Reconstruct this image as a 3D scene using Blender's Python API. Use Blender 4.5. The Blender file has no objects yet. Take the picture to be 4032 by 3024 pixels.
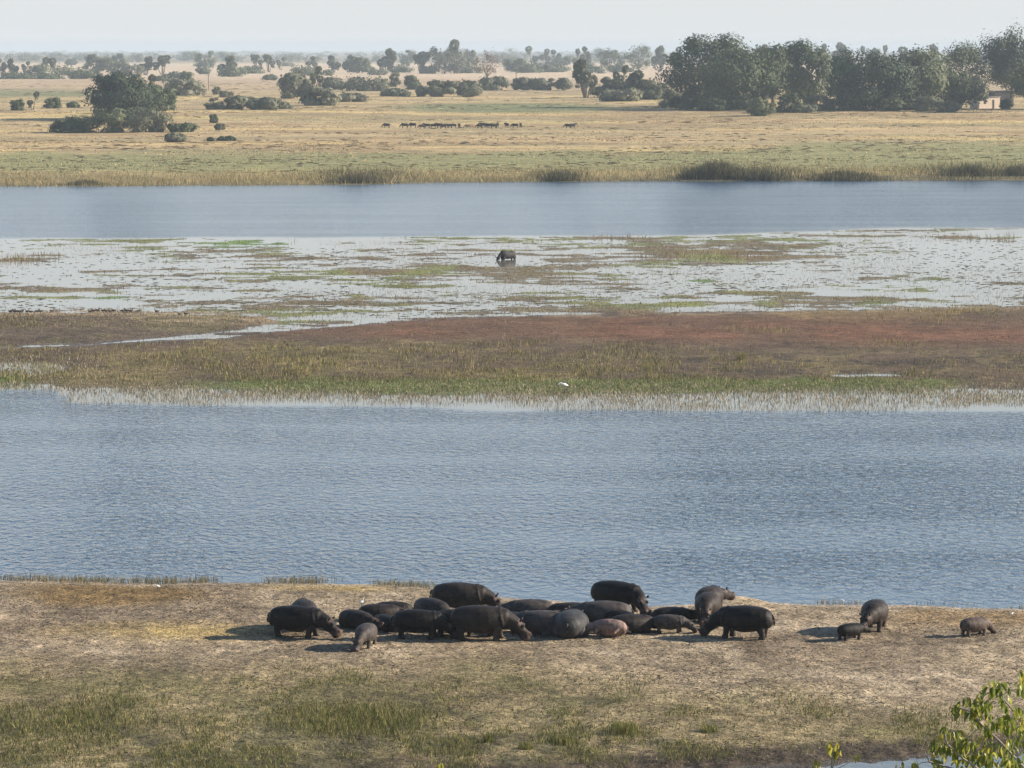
import bpy, math, random
import numpy as np
from mathutils import Vector, Matrix

R = math.radians
sc = bpy.context.scene
COL = sc.collection
rng = np.random.default_rng(7)
random.seed(7)

# ------------------------------------------------------------------ camera, light, exposure
W, H_, F = 4032.0, 3024.0, 14000.0          # photo size and focal length in photo pixels
CAM_H = 30.0
V_HOR = 190.0                               # photo row of the true horizon
PITCH = math.atan((H_ / 2 - V_HOR) / F)
cd = bpy.data.cameras.new('camera')
cd.sensor_width = 36.0
cd.lens = 36.0 * F / W
cd.clip_start = 0.5
cd.clip_end = 80000
cam = bpy.data.objects.new('camera', cd)
COL.objects.link(cam)
cam.location = (0, 0, CAM_H)
cam.rotation_euler = (math.pi / 2 - PITCH, 0, 0)
sc.camera = cam

SUN_EL, SUN_AZ = R(22), R(9)                # azimuth measured from +X (right) towards +Y (away)
world = bpy.data.worlds.new('World')
sc.world = world
world.use_nodes = True
wn = world.node_tree
bg = wn.nodes['Background']
sky = wn.nodes.new('ShaderNodeTexSky')
sky.sky_type = 'NISHITA'
sky.sun_disc = False
sky.sun_elevation = SUN_EL
sky.sun_rotation = math.pi / 2 - SUN_AZ
sky.air_density = 1.0
sky.dust_density = 0.4
sky.ozone_density = 2.5
SKY_S = 0.08
bg.inputs[1].default_value = SKY_S
# the dusty lower air pales the sky towards the horizon, alike all round
tcw = wn.nodes.new('ShaderNodeTexCoord'); sep = wn.nodes.new('ShaderNodeSeparateXYZ')
wn.links.new(tcw.outputs['Generated'], sep.inputs[0])
def wmath(op, a, b):
    n = wn.nodes.new('ShaderNodeMath'); n.operation = op
    for i, x in enumerate((a, b)):
        if isinstance(x, (int, float)): n.inputs[i].default_value = x
        else: wn.links.new(x, n.inputs[i])
    return n.outputs[0]
zz = wmath('DIVIDE', wmath('MAXIMUM', sep.outputs[2], 0.0), 0.17)
fade = wmath('POWER', 2.71828, wmath('MULTIPLY', wmath('MULTIPLY', zz, zz), -1.0))
wmix = wn.nodes.new('ShaderNodeMix'); wmix.data_type = 'RGBA'
wn.links.new(fade, wmix.inputs[0])
wn.links.new(sky.outputs[0], wmix.inputs[6])
PALE = (.368, .380, .383)
wmix.inputs[7].default_value = tuple(c / SKY_S for c in PALE) + (1,)
wn.links.new(wmix.outputs[2], bg.inputs[0])
sd = bpy.data.lights.new('sun', 'SUN')
sd.energy = 5.0
sd.angle = R(0.55)
sd.color = (1.0, 0.90, 0.76)
sun = bpy.data.objects.new('sun', sd)
COL.objects.link(sun)
sv = Vector((math.cos(SUN_EL) * math.cos(SUN_AZ), math.cos(SUN_EL) * math.sin(SUN_AZ), math.sin(SUN_EL)))
sun.rotation_euler = (-sv).to_track_quat('-Z', 'Y').to_euler()
sun.location = (300, 50, 200)
sc.view_settings.view_transform = 'Standard'
sc.view_settings.look = 'None'
sc.view_settings.gamma = 1.0
sc.view_settings.exposure = 1.05
sc.cycles.use_denoising = True
sc.cycles.max_bounces = 6
sc.cycles.diffuse_bounces = 2
sc.cycles.glossy_bounces = 2
sc.cycles.transmission_bounces = 3
sc.cycles.volume_bounces = 1
sc.cycles.sample_clamp_indirect = 4.0

# ------------------------------------------------------------------ helpers: noise, projection, terrain height
def hsh(ix, iy, s):
    h = (ix.astype(np.int64) * 374761393 + iy.astype(np.int64) * 668265263 + s * 974634777) & 0xffffffff
    h = ((h ^ (h >> 13)) * 1274126177) & 0xffffffff
    h = (h ^ (h >> 16)) & 0xffffffff
    return h / 4294967295.0

def vnoise(x, y, s=0):
    x = np.asarray(x, float); y = np.asarray(y, float)
    ix = np.floor(x); iy = np.floor(y)
    fx = x - ix; fy = y - iy
    fx = fx * fx * (3 - 2 * fx); fy = fy * fy * (3 - 2 * fy)
    a = hsh(ix, iy, s); b = hsh(ix + 1, iy, s); c = hsh(ix, iy + 1, s); d = hsh(ix + 1, iy + 1, s)
    return (a * (1 - fx) + b * fx) * (1 - fy) + (c * (1 - fx) + d * fx) * fy

def fbm(x, y, s=0, o=4, g=0.5):
    t = 0; a = 1; n = 0
    for k in range(o):
        t = t + a * vnoise(x * 2 ** k + 17.3 * k, y * 2 ** k - 9.1 * k, s + k * 31); n += a; a *= g
    return t / n

def ss(a, b, x):
    t = np.clip((x - a) / (b - a), 0, 1)
    return t * t * (3 - 2 * t)

def blob(u, v, cu, cv, ru, rv):
    return np.clip(1 - np.hypot((u - cu) / ru, (v - cv) / rv), 0, 1)

SP, CP = math.sin(PITCH), math.cos(PITCH)
def project(X, Y, Z):
    dz = Z - CAM_H
    f = Y * CP - dz * SP
    up = Y * SP + dz * CP
    return W / 2 + F * X / f, H_ / 2 - F * up / f

ZP_Y = np.array([-50, 0, 27, 60, 100, 128, 140, 800, 812, 1000, 1273, 1420, 1800, 3600, 26000.0])
ZP_Z = np.array([29, 27.5, 21, 13, 5, -0.2, -0.6, -0.6, 0.7, 0.9, 1.5, 5.4, 5.8, 6.9, 6.9])
def zprof(Y):                               # coarse rise of the far plain
    return np.where(Y > 805, np.interp(Y, ZP_Y, ZP_Z), 0.0)

def zref(Y):
    return np.where(Y > 805, np.interp(Y, ZP_Y, ZP_Z), 0.25 * (1 - ss(186, 204, Y)))

def IP(pts):
    a = np.array(pts, float)
    return lambda u: np.interp(u, a[:, 0], a[:, 1])

near_shore = IP([(-800, 2268), (0, 2280), (480, 2292), (900, 2288), (1300, 2292), (1650, 2303), (1800, 2322), (1980, 2340), (2150, 2352),
                 (2330, 2362), (2570, 2373), (2720, 2368), (2890, 2350), (2990, 2354), (3120, 2361), (3360, 2367), (3720, 2370), (4032, 2380), (4800, 2395)])
chan_top = IP([(-800, 3200), (1500, 3075), (2000, 3070), (2400, 3040), (2800, 3015), (3100, 3002), (3330, 2984), (3520, 2974), (3650, 2964), (4032, 2950), (4800, 2925)])
isl_bot = IP([(-800, 1525), (0, 1512), (200, 1508), (270, 1530), (540, 1535), (900, 1538), (1300, 1542), (1930, 1552), (2400, 1552), (2800, 1550),
              (3250, 1536), (3640, 1528), (4032, 1526), (4800, 1530)])
reed_bot = IP([(-800, 1532), (0, 1533), (230, 1532), (260, 1585), (540, 1592), (890, 1597), (1300, 1605), (1930, 1611), (2700, 1625),
               (3250, 1622), (3640, 1626), (4032, 1620), (4800, 1620)])
isl_top = IP([(-800, 1386), (0, 1367), (350, 1357), (650, 1339), (900, 1328), (1050, 1308), (1250, 1290), (1400, 1277), (1570, 1263), (1800, 1250), (2060, 1241),
              (2700, 1231), (3440, 1218), (3730, 1212), (4032, 1205), (4800, 1195)])
spit_top = IP([(-800, 1225), (0, 1231), (400, 1233), (900, 1240), (1000, 1248), (1080, 1262), (1100, 1268)])
spit_bot = IP([(-800, 1385), (0, 1368), (350, 1356), (650, 1330), (900, 1305), (1000, 1285), (1080, 1272), (1100, 1268)])
marsh_top = IP([(-800, 950), (0, 943), (700, 938), (1400, 938), (1900, 930), (2600, 932), (3050, 917), (3570, 899), (4032, 899), (4800, 895)])
far_shore = IP([(-800, 738), (0, 735), (600, 733), (1000, 731), (1400, 727), (2000, 717), (2600, 711), (3300, 704), (4032, 698), (4800, 690)])

def layers(X, Y):
    """returns u, v and the signed land measures (in photo pixels, >0 land)"""
    u, v = project(X, Y, zref(Y))
    w1 = (fbm(X / 5, Y / 9, 3, 3) - .5)
    near = np.minimum(v - near_shore(u) + w1 * 14, (chan_top(u) - v) + (fbm(X / .9, Y / 1.6, 5, 3) - .5) * 46)
    w2 = (fbm(X / 7, Y / 12, 9, 4) - .5)
    isl = np.minimum(v - isl_top(u) + w2 * 9, isl_bot(u) - v + w2 * 30)
    spit = np.where(u < 1100, np.minimum(v - spit_top(u) + w2 * 4, spit_bot(u) - v + w2 * 6), -50)
    pondl = np.maximum(blob(u, v, 110, 1450, 330, 48), blob(u, v, 60, 1505, 150, 26) * .6)       # flooded grass at the left of the island
    pondr = np.maximum(blob(u, v, 3400, 1478, 280, 16), blob(u, v, 3250, 1545, 160, 22) * .7)
    pond = np.clip(np.maximum(pondl, pondr) * 2.2 - fbm(X / 3, Y / 8, 13, 3) * .9, 0, 1)
    far = far_shore(u) - v + (fbm(X / 14, Y / 14, 21, 3) - .5) * 5
    return u, v, near, isl, spit, pond, far

# floating and half-drowned grass beds of the marsh: (u, v, ru, rv, strength)
BEDS = [(150, 1020, 190, 26, 1), (900, 962, 420, 18, 1), (1250, 975, 200, 10, .8), (620, 985, 300, 12, .6), (500, 1080, 420, 15, .9), (620, 1094, 90, 10, .9),
        (980, 1040, 380, 12, .7), (230, 1140, 330, 18, 1), (420, 1175, 110, 14, 1), (100, 1165, 200, 14, .8), (980, 1150, 150, 10, .7), (1180, 1032, 160, 12, .7),
        (1480, 1022, 170, 16, .8), (1650, 1010, 250, 10, .5), (1650, 1126, 300, 13, .9), (2100, 946, 350, 10, .9), (2450, 942, 130, 12, 1), (2330, 1165, 110, 13, .9),
        (2200, 972, 300, 10, .6), (2760, 1102, 170, 20, 1), (2980, 1158, 240, 14, 1), (2900, 968, 260, 10, .8), (2950, 958, 250, 8, .7), (3350, 930, 420, 12, 1),
        (3850, 932, 350, 18, 1), (3450, 1098, 180, 9, .8), (3970, 1112, 140, 14, .9), (3250, 1080, 260, 7, .6), (2450, 1100, 220, 8, .6), (2760, 1025, 250, 14, .4),
        (3700, 1145, 130, 7, .6), (1750, 1180, 240, 8, .35), (2650, 1130, 260, 9, .6), (1950, 1105, 220, 7, .5), (1350, 1100, 240, 7, .5), (700, 1160, 220, 9, .5)]

def marshness(X, Y, u, v):
    b = np.zeros_like(X)
    wob = (fbm(X / 12, Y / 10, 41, 4) - .5) * 1.5
    for cu, cv, ru, rv, s in BEDS:
        b = np.maximum(b, np.clip(1.15 - np.hypot((u - cu) / ru, (v - cv) / rv) + wob, 0, 1) * s)
    n = fbm(X / 7, Y / 4.2, 43, 5, .7)
    m = fbm(X / 36, Y / 30, 45, 3)
    st = (n - .5) * 3.2 + (m - .5) * 1.8 + .13
    r = np.clip(np.maximum(st, b * 1.4 + (n - .5) * 3.8 - .72), -.3, 1)
    return r - 1.3 * np.clip(blob(u, v, 1985, 1030, 190, 30) * 2, 0, 1), b

def height(X, Y):
    X = np.asarray(X, float); Y = np.asarray(Y, float)
    u, v, near, isl, spit, pond, far = layers(X, Y)
    z = np.full(X.shape, -0.6)
    inm = (v > marsh_top(u)) & (v < isl_top(u) + 40)
    mb, b = marshness(X, Y, u, v)
    zm = -0.045 + mb * 0.13
    z = np.where(inm, zm, z)
    rz = np.clip((reed_bot(u) + 10 - v) / 60, 0, 1)
    z = np.where((v >= isl_top(u)) & (v < 1700), np.maximum(z, -0.6 + .54 * rz), z)
    lump = (fbm(X / 1.1, Y / 1.5, 51, 4) - .5)
    zi = np.clip(isl / 26, -1, 1) * .2 + lump * .1 * (isl > 0) - pond * .3 * (isl > 0)
    z = np.where(isl > -20, np.maximum(z, zi), z)
    zs = np.clip(spit / 22, -1, 1) * .3 + lump * .16 * (spit > 0)
    z = np.where(spit > -18, np.maximum(z, zs), z)
    zn = np.where(near > 0, .03 + .22 * ss(0, 40, near), np.maximum(near, -40) / 40 * .5)
    rough = ss(2, 60, near)
    zn = zn + rough * ((fbm(X / 4.5, Y / 6, 61, 3) - .5) * .16 + (fbm(X / .6, Y / .8, 63, 3) - .5) * .15)
    zn = zn + .35 * blob(u, v, 2900, 2362, 130, 26) * (v > 2300)
    z = np.where((Y < 215) & (v < 3330), np.maximum(np.where(v > 2000, zn, z), -.6), z)
    zf = np.interp(Y, ZP_Y, ZP_Z)
    und = (fbm(X / 60, Y / 90, 71, 3) - .5) * np.clip((Y - 900) / 900, 0, 1) * 1.6
    z = np.where(far > -8, np.where(far > 0, np.maximum(.05, np.minimum(zf, .05 + far * .12)) + und * ss(0, 60, far), far / 8 * .6), z)
    hill = np.interp(Y, ZP_Y, ZP_Z)
    z = np.where(Y < 140, hill, z)
    return z

def zat(x, y):
    return float(height(np.array([x]), np.array([y]))[0])

def ray(u, v):
    d = Vector((u - W / 2, F * CP + (H_ / 2 - v) * SP, (H_ / 2 - v) * CP - F * SP))
    return d / d.y                          # one metre further away per unit

def ground_at(u, v):
    """photo pixel -> point of the ground seen there"""
    d = ray(u, v)
    lo, hi = 100.0, 25000.0
    for _ in range(60):
        mid = math.sqrt(lo * hi)
        if CAM_H + d.z * mid > float(zref(np.array(mid))): lo = mid
        else: hi = mid
    Y = lo
    return Vector((d.x * Y, Y, zat(d.x * Y, Y)))

def ground_many(u, v):
    dx = (u - W / 2); dy = F * CP + (H_ / 2 - v) * SP; dz = (H_ / 2 - v) * CP - F * SP
    dx = dx / dy; dz = dz / dy
    lo = np.full(u.shape, 100.0); hi = np.full(u.shape, 25000.0)
    for _ in range(45):
        mid = np.sqrt(lo * hi)
        above = CAM_H + dz * mid > zref(mid)
        lo = np.where(above, mid, lo); hi = np.where(above, hi, mid)
    return dx * lo, lo

def at_dist(u, v, Y):
    d = ray(u, v)
    return Vector((d.x * Y, Y, CAM_H + d.z * Y))

# ------------------------------------------------------------------ helpers: objects and materials
def mesh_from(name, verts, faces, cols=None, smooth=False):
    me = bpy.data.meshes.new(name)
    verts = np.asarray(verts, np.float32)
    if isinstance(faces, np.ndarray):
        n, k = faces.shape
        me.vertices.add(len(verts)); me.vertices.foreach_set('co', verts.ravel())
        me.loops.add(n * k); me.loops.foreach_set('vertex_index', faces.astype(np.int32).ravel())
        me.polygons.add(n)
        me.polygons.foreach_set('loop_start', np.arange(0, n * k, k, dtype=np.int32))
        me.polygons.foreach_set('loop_total', np.full(n, k, np.int32))
        me.update(calc_edges=True)
    else:
        me.from_pydata([tuple(map(float, p)) for p in verts], [], [tuple(map(int, f)) for f in faces])
        me.update()
    if cols is not None:
        a = me.color_attributes.new('col', 'FLOAT_COLOR', 'POINT')
        c = np.ones((len(verts), 4), np.float32); c[:, :3] = cols
        a.data.foreach_set('color', c.ravel())
    if smooth:
        me.polygons.foreach_set('use_smooth', np.ones(len(me.polygons), bool))
    return me

def link(name, me, mat=None, parent=None):
    o = bpy.data.objects.new(name, me)
    COL.objects.link(o)
    if mat is not None and me is not None and not me.materials:
        me.materials.append(mat)
    if parent is not None: o.parent = parent
    return o

def tag(o, label=None, cat=None, group=None, kind=None):
    if label: o['label'] = label
    if cat: o['category'] = cat
    if group: o['group'] = group
    if kind: o['kind'] = kind
    return o

def empty(name, loc, rz=0.0, s=(1, 1, 1)):
    o = bpy.data.objects.new(name, None)
    COL.objects.link(o)
    o.location = loc; o.rotation_euler = (0, 0, rz); o.scale = s
    o.empty_display_size = .3
    return o

def newmat(name):
    m = bpy.data.materials.new(name)
    m.use_nodes = True
    nt = m.node_tree
    return m, nt, nt.nodes['Principled BSDF']

def N(nt, t, **kw):
    n = nt.nodes.new(t)
    for k, v in kw.items():
        if k in n.inputs: n.inputs[k].default_value = v
        else: setattr(n, k, v)
    return n

def plain(name, c, rough=.8, var=.15, scale=3.0, spec=.3):
    m, nt, b = newmat(name)
    tc = N(nt, 'ShaderNodeTexCoord')
    no = N(nt, 'ShaderNodeTexNoise', Scale=scale, Detail=4.0)
    nt.links.new(tc.outputs['Object'], no.inputs['Vector'])
    mp = N(nt, 'ShaderNodeMapRange'); mp.inputs[3].default_value = 1 - var; mp.inputs[4].default_value = 1 + var
    nt.links.new(no.outputs['Fac'], mp.inputs[0])
    mx = N(nt, 'ShaderNodeVectorMath', operation='SCALE')
    mx.inputs[0].default_value = c
    nt.links.new(mp.outputs[0], mx.inputs['Scale'])
    nt.links.new(mx.outputs[0], b.inputs['Base Color'])
    b.inputs['Roughness'].default_value = rough
    b.inputs['Specular IOR Level'].default_value = spec
    return m

def colmat(name, rough=.85, var=.25, scale=4.0, trans=0.0, attr='col', spec=.2):
    m, nt, b = newmat(name)
    at = N(nt, 'ShaderNodeVertexColor', layer_name=attr)
    geo = N(nt, 'ShaderNodeNewGeometry')
    no = N(nt, 'ShaderNodeTexNoise', Scale=scale, Detail=3.0)
    nt.links.new(geo.outputs['Position'], no.inputs['Vector'])
    mp = N(nt, 'ShaderNodeMapRange'); mp.inputs[1].default_value = .25; mp.inputs[2].default_value = .75
    mp.inputs[3].default_value = 1 - var; mp.inputs[4].default_value = 1 + var
    nt.links.new(no.outputs['Fac'], mp.inputs[0])
    mx = N(nt, 'ShaderNodeVectorMath', operation='SCALE')
    nt.links.new(at.outputs['Color'], mx.inputs[0]); nt.links.new(mp.outputs[0], mx.inputs['Scale'])
    nt.links.new(mx.outputs[0], b.inputs['Base Color'])
    b.inputs['Roughness'].default_value = rough
    b.inputs['Specular IOR Level'].default_value = spec
    if trans > 0:
        tr = N(nt, 'ShaderNodeBsdfTranslucent')
        nt.links.new(mx.outputs[0], tr.inputs[0])
        mix = N(nt, 'ShaderNodeMixShader'); mix.inputs[0].default_value = trans
        nt.links.new(b.outputs[0], mix.inputs[1]); nt.links.new(tr.outputs[0], mix.inputs[2])
        nt.links.new(mix.outputs[0], nt.nodes['Material Output'].inputs[0])
    return m

# ------------------------------------------------------------------ ground
def ground_material():
    m, nt, b = newmat('ground_soil')
    L = nt.links.new
    at = N(nt, 'ShaderNodeVertexColor', layer_name='col')
    wet = N(nt, 'ShaderNodeAttribute', attribute_name='wet')
    geo = N(nt, 'ShaderNodeNewGeometry')
    n1 = N(nt, 'ShaderNodeTexNoise', Scale=1.6, Detail=6.0, Roughness=.65)
    n2 = N(nt, 'ShaderNodeTexNoise', Scale=5.5, Detail=5.0, Roughness=.7)
    n3 = N(nt, 'ShaderNodeTexNoise', Scale=.12, Detail=5.0, Roughness=.6)
    n4 = N(nt, 'ShaderNodeTexNoise', Scale=.45, Detail=4.0, Roughness=.65)
    vo = N(nt, 'ShaderNodeTexVoronoi', Scale=2.6); vo.inputs['Randomness'].default_value = 1.0
    for n in (n1, n2, n3, n4, vo): L(geo.outputs['Position'], n.inputs['Vector'])
    def rng_(src, a, b_, c, d):
        q = N(nt, 'ShaderNodeMapRange'); L(src, q.inputs[0])
        for i, x in zip((1, 2, 3, 4), (a, b_, c, d)): q.inputs[i].default_value = x
        return q.outputs[0]
    def mul(a, c):
        q = N(nt, 'ShaderNodeMath', operation='MULTIPLY'); L(a, q.inputs[0]); L(c, q.inputs[1]); return q.outputs[0]
    f = mul(rng_(n4.outputs['Fac'], .32, .68, .72, 1.24), mul(mul(rng_(n1.outputs['Fac'], .32, .68, .5, 1.45), rng_(n2.outputs['Fac'], .34, .66, .42, 1.5)), rng_(n3.outputs['Fac'], .32, .68, .72, 1.25)))
    mx = N(nt, 'ShaderNodeVectorMath', operation='SCALE')
    L(at.outputs['Color'], mx.inputs[0]); L(f, mx.inputs['Scale'])
    L(mx.outputs[0], b.inputs['Base Color'])
    # relief: trodden lumps and hoof pits
    hp = rng_(vo.outputs['Distance'], .0, .34, 0, 1)
    ad = N(nt, 'ShaderNodeMath', operation='ADD'); L(rng_(n2.outputs['Fac'], .3, .7, 0, 1.2), ad.inputs[0]); L(hp, ad.inputs[1])
    ad2 = N(nt, 'ShaderNodeMath', operation='ADD'); L(ad.outputs[0], ad2.inputs[0]); L(rng_(n1.outputs['Fac'], .3, .7, 0, 1.6), ad2.inputs[1])
    bp = N(nt, 'ShaderNodeBump', Strength=.95, Distance=.08)
    L(ad2.outputs[0], bp.inputs['Height']); L(bp.outputs[0], b.inputs['Normal'])
    L(rng_(wet.outputs['Fac'], 0, 1, .95, .45), b.inputs['Roughness'])
    b.inputs['Specular IOR Level'].default_value = .2
    return m

def C(*a): return np.array(a, float)
TAN, SAND, YEL, OLV, GRN = C(.34, .262, .17), C(.45, .355, .245), C(.44, .315, .12), C(.15, .135, .05), C(.10, .14, .03)
MUD, RED, BRN, FTAN, FGRN, ORG = C(.075, .055, .04), C(.175, .087, .05), C(.115, .08, .052), C(.47, .345, .18), C(.26, .25, .11), C(.20, .125, .045)

def mixc(c, k, t):
    return c * (1 - t[:, None]) + k * t[:, None]

def ground_colour(X, Y, z):
    u, v, near, isl, spit, pond, far = layers(X, Y)
    n1 = fbm(X / 2.2, Y / 3.5, 81, 4); n2 = fbm(X / 9, Y / 16, 83, 4); n3 = fbm(X / .8, Y / 1.2, 85, 3)
    c = np.tile(C(.07, .065, .05), (len(X), 1))                         # river bed
    # marsh beds
    inm = (v > marsh_top(u) - 5) & (v < isl_top(u) + 30)
    cm = mixc(np.tile(C(.19, .15, .085), (len(X), 1)), C(.21, .22, .08), ss(.45, .6, n2))
    cm = mixc(cm, C(.16, .24, .07), np.clip(blob(u, v, 950, 960, 330, 22) * 2 + blob(u, v, 2730, 1105, 110, 22) * 2 + blob(u, v, 420, 1175, 110, 16) * 2, 0, 1))
    c = np.where(inm[:, None], cm, c)
    # island
    ci = np.tile(BRN, (len(X), 1))
    ci = mixc(ci, RED, ss(1, .2, np.abs(v - 1300 - (u - 2500) * .012) / 80) * ss(1000, 1700, u + n2 * 500) * (.5 + .5 * ss(.35, .6, n2)))
    ci = mixc(ci, C(.24, .165, .075), ss(.5, .62, n2) * ss(1300, 1230, v) * ss(2400, 3000, u) * .7)
    ci = mixc(ci, C(.19, .15, .07), ss(1350, 1420, v + n1 * 60 - (u > 2500) * 40) * ss(.4, .6, n2 * .6 + n1 * .4) * .8)
    ci = mixc(ci, MUD, ss(.5, .62, n1) * ss(2300, 2700, u) * ss(1370, 1420, v) * ss(1530, 1490, v))
    gb = ss(1490, 1515, v + (n1 - .5) * 40) * ss(500, 1000, u) * ss(3900, 3600, u)
    ci = mixc(ci, C(.12, .16, .042), gb * .85)
    ci = mixc(ci, C(.13, .20, .045), blob(u, v, 20, 1500, 120, 30))
    ci = mixc(ci, C(.30, .22, .13), ss(26, 4, v - isl_top(u)) * ss(1700, 2300, u) * .7 * ss(.4, .55, n1))
    c = np.where(((isl > -25) & (v > isl_top(u) - 10))[:, None], ci, c)
    cs = mixc(np.tile(C(.12, .088, .06), (len(X), 1)), C(.33, .25, .165), np.clip(ss(34, 6, v - spit_top(u)) + blob(u, v, 760, 1262, 330, 36) * 1.4 * ss(.35, .55, n1), 0, 1))
    cs = mixc(cs, C(.15, .13, .06), ss(.5, .65, n2) * ss(1270, 1310, v) * .6)
    c = np.where((spit > -14)[:, None], cs, c)
    # near bank
    cn = mixc(np.tile(TAN, (len(X), 1)), SAND, ss(.48, .64, n1) * .7)
    cn = mixc(cn, C(.235, .175, .115), ss(.46, .62, n2) * .75)
    cn = mixc(cn, YEL, np.clip(blob(u, v, 650, 2490, 620, 55) * 1.0 + blob(u, v, 1400, 2315, 500, 26) * 1.5, 0, 1) * ss(.3, .55, n1 * .5 + n2 * .5))
    cn = mixc(cn, ORG, np.clip(blob(u, v, 420, 2345, 520, 66) * 2.2 - n1 * .5, 0, .85))
    cn = mixc(cn, C(.26, .17, .08), np.clip(blob(u, v, 3850, 2430, 620, 60) * 1.6 - n1 * .3, 0, .75))
    og = ss(2530, 2760, v + (n2 - .5) * 260 - np.clip((u - 2200) / 1800, 0, 1) * 160)
    cn = mixc(cn, C(.285, .225, .115), og * .8)
    cn = mixc(cn, OLV, og * ss(.46, .62, n1 * .6 + n2 * .4) * .6)
    cn = mixc(cn, C(.12, .105, .06), ss(2700, 2860, v) * ss(.5, .62, n1) * ss(3300, 2500, u) * .7)
    cn = mixc(cn, SAND * .9, blob(u, v, 3700, 2760, 400, 80) * ss(.4, .6, n1) * .8)
    cn = mixc(cn, MUD, np.clip(ss(92, 34, near + (n1 - .5) * 50) * ss(2500, 2800, v), 0, .92))
    cn = mixc(cn, SAND, ss(30, 6, near) * ss(2420, 2400, v) * .5)
    c = np.where(((Y < 215) & (v > 2240))[:, None], cn, c)
    # far plain
    ff = far > -8
    cf = mixc(np.tile(FTAN, (len(X), 1)), C(.36, .255, .13), ss(.45, .6, fbm(X / 60, Y / 26, 87, 5)))
    cf = mixc(cf, C(.62, .45, .19), ss(.56, .68, fbm(X / 90, Y / 30, 88, 4)) * .8)
    cf = mixc(cf, C(.25, .235, .125), ss(.46, .6, fbm(X / 110, Y / 24, 89, 5)) * .45)
    cf = mixc(cf, FGRN, np.clip(ss(585, 618, v + (n2 - .5) * 55 - ss(2400, 3600, u) * -42) * ss(705, 660, v + (n2 - .5) * 40) * 1.0, 0, .95))
    cf = mixc(cf, C(.17, .19, .085), np.clip(blob(u, v, 2000, 425, 560, 26) * 2.4 + blob(u, v, 120, 365, 500, 22) * 1.6, 0, .9))
    cf = mixc(cf, C(.27, .22, .10), ss(655, 700, v) * .75)
    cf = mixc(cf, C(.115, .10, .05), ss(26, 2, far) * .8)
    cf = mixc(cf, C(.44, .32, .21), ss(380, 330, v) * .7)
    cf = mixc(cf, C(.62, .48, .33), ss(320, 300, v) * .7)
    cf = mixc(cf, C(.15, .13, .08), ss(254, 242, v) * .8)
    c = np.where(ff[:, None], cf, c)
    c = np.where((Y < 140)[:, None], C(.16, .14, .07), c)
    wet = np.where(z < .06, 1.0, 0.0) * (v > 740)
    return c, wet

def build_ground():
    vs = [v for v in np.arange(3024 + 9 * 26, 3024, -26)] + list(np.arange(3024, 2262, -2.7)) + list(np.arange(2262, 1640, -22)) + \
         list(np.arange(1640, 1195, -2.5)) + list(np.arange(1195, 892, -2.1)) + list(np.arange(892, 745, -12)) + list(np.arange(745, 262, -3.0)) + list(np.arange(262, 214, -1.5))
    vs = np.array(vs)
    _, ys = ground_many(np.full(vs.shape, 2016.0), vs)
    ys = np.concatenate([np.array([-40, -10, 5, 20, 40, 60, 80, 100, 115, 125.0]), ys[ys > 128], np.array([14000, 19000, 25000.0])])
    ys = np.unique(ys)
    us = np.arange(-640, 4680, 11.5)
    k = (us - W / 2) / F
    rows, cols = len(ys), len(us)
    Yg, Kg = np.meshgrid(ys, k, indexing='ij')
    fac = np.maximum(Yg, 0) + 30 * (1 - ss(60, 160, Yg)) + 4
    X = (Kg * fac * (1 + 1.5 * ss(4000, 20000, Yg))).ravel(); Y = Yg.ravel()
    z = height(X, Y)
    c, wet = ground_colour(X, Y, z)
    i = np.arange(rows * cols).reshape(rows, cols)
    f = np.stack([i[:-1, :-1], i[:-1, 1:], i[1:, 1:], i[1:, :-1]], -1).reshape(-1, 4)
    me = mesh_from('ground', np.stack([X, Y, z], 1), f, c, True)
    a = me.attributes.new('wet', 'FLOAT', 'POINT'); a.data.foreach_set('value', wet.astype(np.float32))
    o = link('ground', me, ground_material())
    tag(o, kind='structure')
build_ground()

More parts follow.
